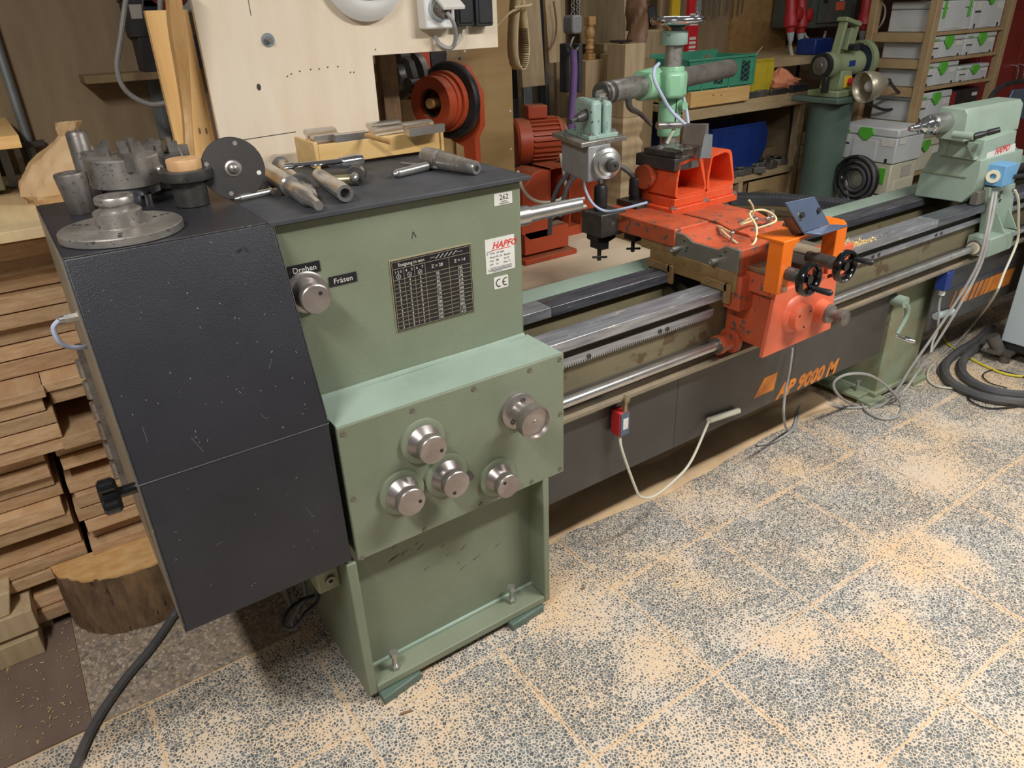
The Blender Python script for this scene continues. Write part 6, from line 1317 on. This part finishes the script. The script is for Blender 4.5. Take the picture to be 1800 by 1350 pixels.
# ------------------------------------------------------------- shelf of system cases
SX0, SX1, SY0, SY1 = 4.70, 5.60, 2.5, 2.85
SF = thing('case_shelf', 'open timber shelf unit full of grey system cases', 'shelf', (5.15, 2.68, 0))
def K(name, mb, m, par=None, **k): return mb.build(name, m, par or SF, **k)
for x in (SX0, SX1): K('upright', MB().box(x, x+.055, SY0-.02, SY0+.025, .35, 2.1), 'shelf_wood', bevel=.003); K('upright', MB().box(x, x+.055, SY1, SY1+.045, .35, 2.1), 'shelf_wood', bevel=.003)
ZS = [1.447, 1.30, 1.142, .94, .62]
for z in ZS+[1.68]: K('shelf_board', MB().box(SX0+.056, SX1-.002, SY0-.005, SY1+.02, z-.018, z), 'shelf_wood', bevel=.001); K('side_rail', MB().box(SX0+.008, SX0+.03, SY0+.03, SY1-.002, z-.05, z), 'shelf_wood', bevel=.001)
K('base_block', MB().box(SX0+.1, SX1-.1, SY0+.1, SY1, 0, .60), 'timber_dark')
def systainer(x0, y0, z0, w, d, h, lab, m='systainer', style=0, grp='grey system cases on the shelf', face='y'):
    t = thing('system_case', lab, 'case', (x0+w/2, y0+d/2, z0), grp)
    def P(u, v, dpt, uu, vv, dp2):   # box on the latch face: u 0..1 along face, v height, depth outwards
        if face == 'y': return MB().box(x0+w*u, x0+w*uu, y0-dp2, y0-dpt, z0+h*v, z0+h*vv)
        return MB().box(x0-dp2, x0-dpt, y0+d*(1-uu), y0+d*(1-u), z0+h*v, z0+h*vv)
    MB().box(x0, x0+w, y0, y0+d, z0+.0005, z0+h*.74).build('body', m, t, .006); MB().box(x0-.002, x0+w+.002, y0-.002, y0+d+.002, z0+h*.75, z0+h).build('lid', m, t, .008)
    if style == 0:
        def fp(u, v, e):
            return V((x0+w*u, y0-e, z0+h*v)) if face == 'y' else V((x0-e, y0+d*(1-u), z0+h*v))
        hh = min(.075/h, .6)
        MB().slab([fp(.40, .98, .003), fp(.60, .98, .003), fp(.63, .98-hh*.45, .003), fp(.54, .98-hh*.95, .003), fp(.48, .98-hh, .003), fp(.37, .98-hh*.5, .003)], fp(0, 0, .014)-fp(0, 0, .003)).build('latch', 'latch', t, .003)
        P(.30, .04, .0, .70, .62, .004).build('front_panel', m, t, .003); P(.06, .5, .001, .24, .72, .003).build('label', 'sticker', t); P(.06, .44, .001, .24, .48, .003).build('bar_mark', 'ink', t); P(.76, .5, .001, .95, .72, .003).build('label', 'sticker', t)
        P(.10, .03, .001, .14, .14, .003).build('foot_clip', 'ink', t); P(.86, .03, .001, .90, .14, .003).build('foot_clip', 'ink', t)
        P(.08, .80, .002, .22, .86, .0035).build('brand_mark', 'latch', t)
    elif style == 2: P(.2, .08, .0, .9, .86, .004).build('front_panel', m, t, .003)
    else:
        for u in (.12, .86): P(u, .45, .0, u+.06, 1.0, .008).build('latch', 'latch', t, .002)
        P(.25, .08, .0, .75, .86, .004).build('front_panel', m, t, .003)
    MB().box(x0-.0012, x0, y0+d*.25, y0+d*.7, z0+h*.15, z0+h*.5).build('side_panel', m, t) if face == 'y' else None
    return t
fx = lambda px, py: at(px, py, y=SY0+.01).x
X_ = SX0+.066; Wc = .385
systainer(X_+.02, SY0+.01, ZS[0]+.0005, Wc, .296, .165, 'old style system case with two green side latches, top shelf left', style=1)
systainer(X_+Wc+.035, SY0+.01, ZS[0]+.0005, Wc, .296, .21, 'tall system case with a big green latch, top shelf right')
systainer(X_+.005, SY0+.01, ZS[1]+.0005, Wc, .296, .125, 'system case on the second shelf, left')
systainer(X_+Wc+.02, SY0+.01, ZS[1]+.0005, Wc, .296, .125, 'system case on the second shelf, right')
systainer(X_+.0, SY0+.01, ZS[2]+.0005, Wc, .296, .137, 'system case on the third shelf, left')
systainer(X_+Wc+.02, SY0+.01, ZS[2]+.0005, Wc, .296, .095, 'flat system case on the third shelf, right')
systainer(X_+.0, SY0+.01, ZS[3]+.0005, Wc, .296, .165, 'system case on the fourth shelf beside the black tool box')
systainer(X_+.0, SY0+.01, ZS[4]+.0005, Wc, .296, .2, 'system case on the lowest shelf behind the tailstock', 'systainer_cream')
BT = thing('tool_case', 'black and red tool case on the fourth shelf', 'tool case', (X_+.58, SY0+.15, ZS[3]))
MB().box(X_+Wc+.02, X_+Wc+.4, SY0+.03, SY0+.3, ZS[3]+.0005, ZS[3]+.15).build('case_body', 'black', BT, .008); MB().box(X_+Wc+.03, X_+Wc+.09, SY0+.024, SY0+.03, ZS[3]+.06, ZS[3]+.14).build('red_panel', 'red_paint', BT); MB().box(X_+Wc+.31, X_+Wc+.37, SY0+.026, SY0+.03, ZS[3]+.1, ZS[3]+.12).build('label', 'sticker', BT)
obj4('red_case', MB().box(X_+Wc+.03, X_+Wc+.38, SY0+.12, SY0+.3, ZS[2]+.0975, ZS[2]+.14), 'red_paint', 'flat red case lying on the flat system case', 'case', None, .004)
# cases standing on the floor left of the shelf
x0 = 4.395
systainer(x0, 2.39, .75, .296, .396, .20, 'grey system case on top of the cream case, latch facing the lathe', grp='system cases on the floor', face='x')
t = systainer(x0+.012, 2.40, .0005, .28, .38, .748, 'tall cream case standing on the floor behind the bed', 'systainer_cream', 2, 'system cases on the floor', face='y')
p = at(1592, 300, y=2.396); MB().box(p.x-.05, p.x+.05, 2.3945, 2.396, p.z-.03, p.z+.035).build('paper_label', 'box_grey', t); MB().box(x0+.004, x0+.0115, 2.43, 2.47, .63, .72).build('green_clip', 'latch', t)
p = at(1585, 248, y=2.387); MB().box(p.x-.02, p.x+.05, 2.386, 2.3875, p.z-.02, p.z+.02).build('paper_label', 'sticker', t)
CO = thing('cable_coil', 'black cable coil hanging between the grinder stand and the cases', 'coil', at(1508, 345, x=4.30)); cc_ = at(1508, 308, x=4.32)
for k in range(18): MB().torus(cc_+V((.006*(k % 6)-.03, .0, -.02)), (1, .10*(k % 3-1), .05*(k % 2)), .135-.016*(k//3), .0095, 36, 8).build('turn', 'black' if k % 3 else 'hose', CO)
MB().tube([cc_+V((-.02, .1, -.02)), at(1487, 320, x=4.3), at(1492, 352, x=4.3)], .008).build('loose_end', 'cable_grey', CO)
# red cabinet and chair at the far right
RC = thing('red_cabinet', 'dark red double door metal cabinet at the right edge', 'cabinet', (6.6, 3.0, 0))
MB().box(5.9, 7.3, 2.75, 3.2, 0, 1.62).build('carcass', 'red_paint', RC, .004)
for x in (5.91, 6.5): MB().box(x, x+.58, 2.735, 2.75, .08, 1.53).build('door', 'red_paint', RC, .003)
for x in (6.44, 6.54): MB().tube([(x, 2.735, 1.03), (x, 2.70, 1.05), (x, 2.70, 1.14), (x, 2.735, 1.16)], .006).build('handle', 'chrome', RC)
MB().box(5.88, 7.3, 2.72, 3.2, 1.62, 1.66).build('top_board', 'bench_wood', RC, .003)
obj4('orange_box', MB().box(6.2, 6.6, 2.8, 3.1, 1.6605, 1.80), 'orange_dusty', 'orange box on top of the red cabinet', 'box', None, .004)
SE = thing('plastic_chair', 'dark grey plastic chair back behind the tailstock', 'chair', (5.1, 2.2, 0))
g0 = at(1765, 200, y=2.15)
MB().tube([at(1738, 178, y=2.15), at(1748, 162, y=2.15), at(1768, 149, y=2.15), at(1800, 143, y=2.15), at(1850, 150, y=2.15)], .014).build('frame_tube', 'black', SE)
MB().slab([at(1765, 195, y=2.12), at(1782, 158, y=2.12), at(1850, 150, y=2.12), at(1850, 230, y=2.12)], (0, .012, 0)).build('backrest', 'blue_plate', SE, .004)
a = at(1765, 210, y=2.12); MB().box(a.x, a.x+.42, 2.0, 2.4, .44, .47).build('seat', 'blue_plate', SE, .01); MB().box(a.x+.12, a.x+.17, 2.12, 2.135, .46, a.z+.03).build('back_support', 'black', SE)
for dx, dy in ((.02, 2.02), (.36, 2.02), (.02, 2.34), (.36, 2.34)): MB().cyl((a.x+dx, dy, 0), (a.x+dx, dy, .44), .012).build('leg', 'black', SE)
# ------------------------------------------------------------- cables, hoses, cabinet in front, offcuts
def fl(px, py, z=.008): return at(px, py, z=z)
def cab(pts, r, m, lab, nm='floor_cable', cat='cable', grp=None): return tag(MB().tube(pts, r, n=8).build(nm, m, None), lab, cat, grp)
gr = at(1746, 338, y=1.385)
cab([gr, at(1741, 365, y=1.36), at(1733, 410, y=1.335), at(1716, 470, y=1.33), at(1668, 550, y=1.36), at(1600, 648, y=1.40), at(1580, 680, y=1.41), fl(1545, 715), fl(1500, 712), at(1472, 692, y=1.46), at(1466, 672, y=1.46), at(1490, 658, y=1.44), at(1530, 660, y=1.43), at(1565, 685, y=1.41), fl(1584, 712), fl(1578, 732), fl(1550, 736), fl(1522, 722), fl(1515, 702), fl(1525, 690)], .0058, 'cable_grey', 'grey cable from the blue switch box down to the loop on the floor')
cab([gr+V((.012, -.006, 0)), at(1746, 370, y=1.352), at(1738, 410, y=1.327), at(1722, 470, y=1.32), at(1676, 555, y=1.34), at(1612, 655, y=1.39), at(1585, 690, y=1.40), fl(1550, 710), fl(1500, 717), fl(1450, 712), fl(1412, 712), fl(1402, 722), fl(1396, 748), fl(1385, 762), fl(1355, 778), fl(1330, 782)], .0058, 'cable_grey', 'second grey cable from the blue switch box trailing left along the floor')
cab([at(1784, 334, y=1.33), at(1790, 352, y=1.32), at(1790, 390, y=1.32), at(1788, 425, y=1.32), at(1765, 480, y=1.30), at(1748, 520, y=1.30), fl(1715, 565, .12), fl(1680, 605, .02), fl(1640, 640), fl(1630, 662), fl(1645, 678), fl(1685, 684)], .0052, 'cable_light', 'light cable dropping from the right of the bracket to the floor')
cab([at(1393, 612, y=1.42), at(1388, 650, y=1.41), at(1379, 700, y=1.40), at(1378, 735, y=1.40), fl(1384, 756, .02), fl(1396, 756), fl(1403, 735), fl(1403, 722)], .005, 'cable_grey', 'grey cable hanging down from below the orange apron')
cab([fl(1740, 577, .05), fl(1715, 600, .03), fl(1680, 622, .022), fl(1661, 645, .022), fl(1672, 672, .022), fl(1720, 695, .022), fl(1770, 705, .022), fl(1830, 709, .022)], .021, 'hose', 'thick black corrugated hose on the floor, outer curve', 'floor_hose', 'hose')
cab([fl(1744, 577, .05), fl(1722, 605, .03), fl(1694, 632, .022), fl(1692, 655, .022), fl(1715, 675, .022), fl(1760, 690, .022), fl(1830, 696, .022)], .021, 'hose', 'thick black corrugated hose on the floor, inner curve', 'floor_hose', 'hose')
cab([fl(1738, 583, .03), fl(1700, 608), fl(1670, 625), fl(1652, 645), fl(1655, 662), fl(1685, 683)], .009, 'hose', 'thinner black cable left of the two thick hoses')
cab([fl(1655, 575), fl(1662, 600), fl(1690, 620), fl(1725, 640), fl(1770, 658), fl(1830, 664)], .0055, 'yellow_cable', 'yellow cable running between the black hoses')
cab([fl(1830, 672), fl(1790, 660), fl(1750, 650), fl(1728, 658), fl(1738, 672), fl(1770, 682)], .003, 'black', 'thin black wire curling beside the yellow cable')
cab([fl(1700, 690), fl(1706, 705), fl(1735, 717), fl(1775, 716), fl(1830, 708)], .004, 'black', 'thin black wire in front of the thick hoses')
# control cabinet at the right edge
CB2 = thing('control_cabinet', 'light grey control cabinet on feet at the right edge', 'cabinet', (4.1, 1.15, 0))
MB().box(3.87, 4.4, .85, 1.375, .1, 1.25).build('carcass', 'cabinet_grey', CB2, .004); MB().box(3.88, 4.39, .86, 1.365, .06, .1).build('plinth', 'black', CB2)
for y in (.93, 1.33): MB().box(3.83, 3.93, y-.03, y+.03, .045, .06).cyl((3.86, y, 0), (3.86, y, .045), .025).build('foot', 'dull_metal', CB2)
MB().cyl((3.85, 1.36, .05), (3.82, 1.40, .13), .03).build('hose_gland', 'dull_metal', CB2)
MB().box(3.8, 3.86, 1.335, 1.40, .05, .065).build('floor_bracket', 'dull_metal', CB2)
# offcuts between the rails
def sliver(a, b, r, lab): tag(MB().tube([a, (V(a)+V(b))/2+V((0, 0, .006)), b], r, n=6).build('wood_sliver', 'shaving', None), lab, 'offcut', 'offcuts in the bed')
sliver(at(988, 566, z=.69), at(1030, 572, z=.70), .007, 'pale curved sliver lying between the rails near the headstock')
sliver(at(941, 582, z=.71), at(944, 598, z=.69), .008, 'short pale sliver upright beside the headstock')
sliver(at(1155, 515, z=.69), at(1158, 525, z=.68), .008, 'short sliver between the rails left of the carriage')
sliver(at(1558, 385, z=.69), at(1566, 393, z=.68), .009, 'curved sliver between the rails in front of the tailstock')
sliver(at(1498, 420, z=.70), at(1520, 412, z=.70), .008, 'pale sliver behind the heap of chips')
# heap of chips on the front rail, shavings on the floor
g = MB(); rc = random.Random(5)
for i in range(420):
    f = abs(rc.gauss(0, .42)); p = at(1505+rc.gauss(0, 30), 432+rc.gauss(0, 5), z=.851); p.y = min(max(p.y, 1.412), 1.484); s_ = rc.uniform(.002, .0055); g.obox((p.x, p.y, .8515+rc.random()**3*.012), (s_*1.8, s_, .0012), (rc.uniform(-.6, .6), rc.uniform(-.6, .6), rc.uniform(0, 3)))
o = g.build('wood_chips', 'shaving', None, smooth=False); o['kind'] = 'stuff'; tag(o, 'scatter of pale wood chips on the front rail right of the carriage', 'wood chips')
g = MB()
for i in range(900):
    if i < 380: p = V((rc.uniform(-.2, .45), rc.uniform(1.72, 2.3), 0))
    elif i < 600: p = V((rc.uniform(-.75, -.22), rc.uniform(1.74, 2.2), .006))
    else: p = V((rc.uniform(.0, 3.4), rc.uniform(.2, 1.72), 0))
    s_ = rc.uniform(.0012, .0024); g.obox((p.x, p.y, p.z+.0022), (s_*rc.uniform(1.5, 6), s_, .001), (rc.uniform(-.2, .2), 0, rc.uniform(0, 3.1)))
o = g.build('floor_shavings', 'shaving', None, smooth=False); o['kind'] = 'stuff'; tag(o, 'loose shavings scattered over the floor', 'shavings')
for i, (px, py, a, lab) in enumerate(((714, 1253, -.2, 'brown bark splinter in front of the headstock foot'), (491, 1194, 1.1, 'orange brown chip on the dark floor left of the stand'), (1025, 1035, .1, 'small red brown chip right of the stand'), (1010, 993, .5, 'pale splinter on the floor beside the bed cover'))):
    p = fl(px, py, .002); ln = .032 if i == 0 else .014; tag(MB().obox((p.x, p.y, .0045), (ln, .006, .004), (.1, .08, a)).build('wood_chip', 'walnut' if i != 3 else 'shaving', None, bevel=.001), lab, 'chip', 'loose chips on the floor')
# sawdust drift under the bed
g = MB(); nx, ny = 60, 10
for i in range(nx+1):
    for j in range(ny+1):
        x = 1.03+i*(1.8/nx); y = 1.56+j*.03; f = j/ny; h = math.sin(f*math.pi)*.03*(1+.3*math.sin(x*9)+.2*math.sin(x*23)); g.v.append(V((x, y+.02*math.sin(x*6), -.003+h*(1 if 0 < i < nx else 0))))
for i in range(nx):
    for j in range(ny): g.f.append((i*(ny+1)+j, (i+1)*(ny+1)+j, (i+1)*(ny+1)+j+1, i*(ny+1)+j+1))
o = g.build('sawdust_drift', 'sawdust', None); o['kind'] = 'stuff'; tag(o, 'low drift of sawdust along the floor under the bed', 'sawdust')
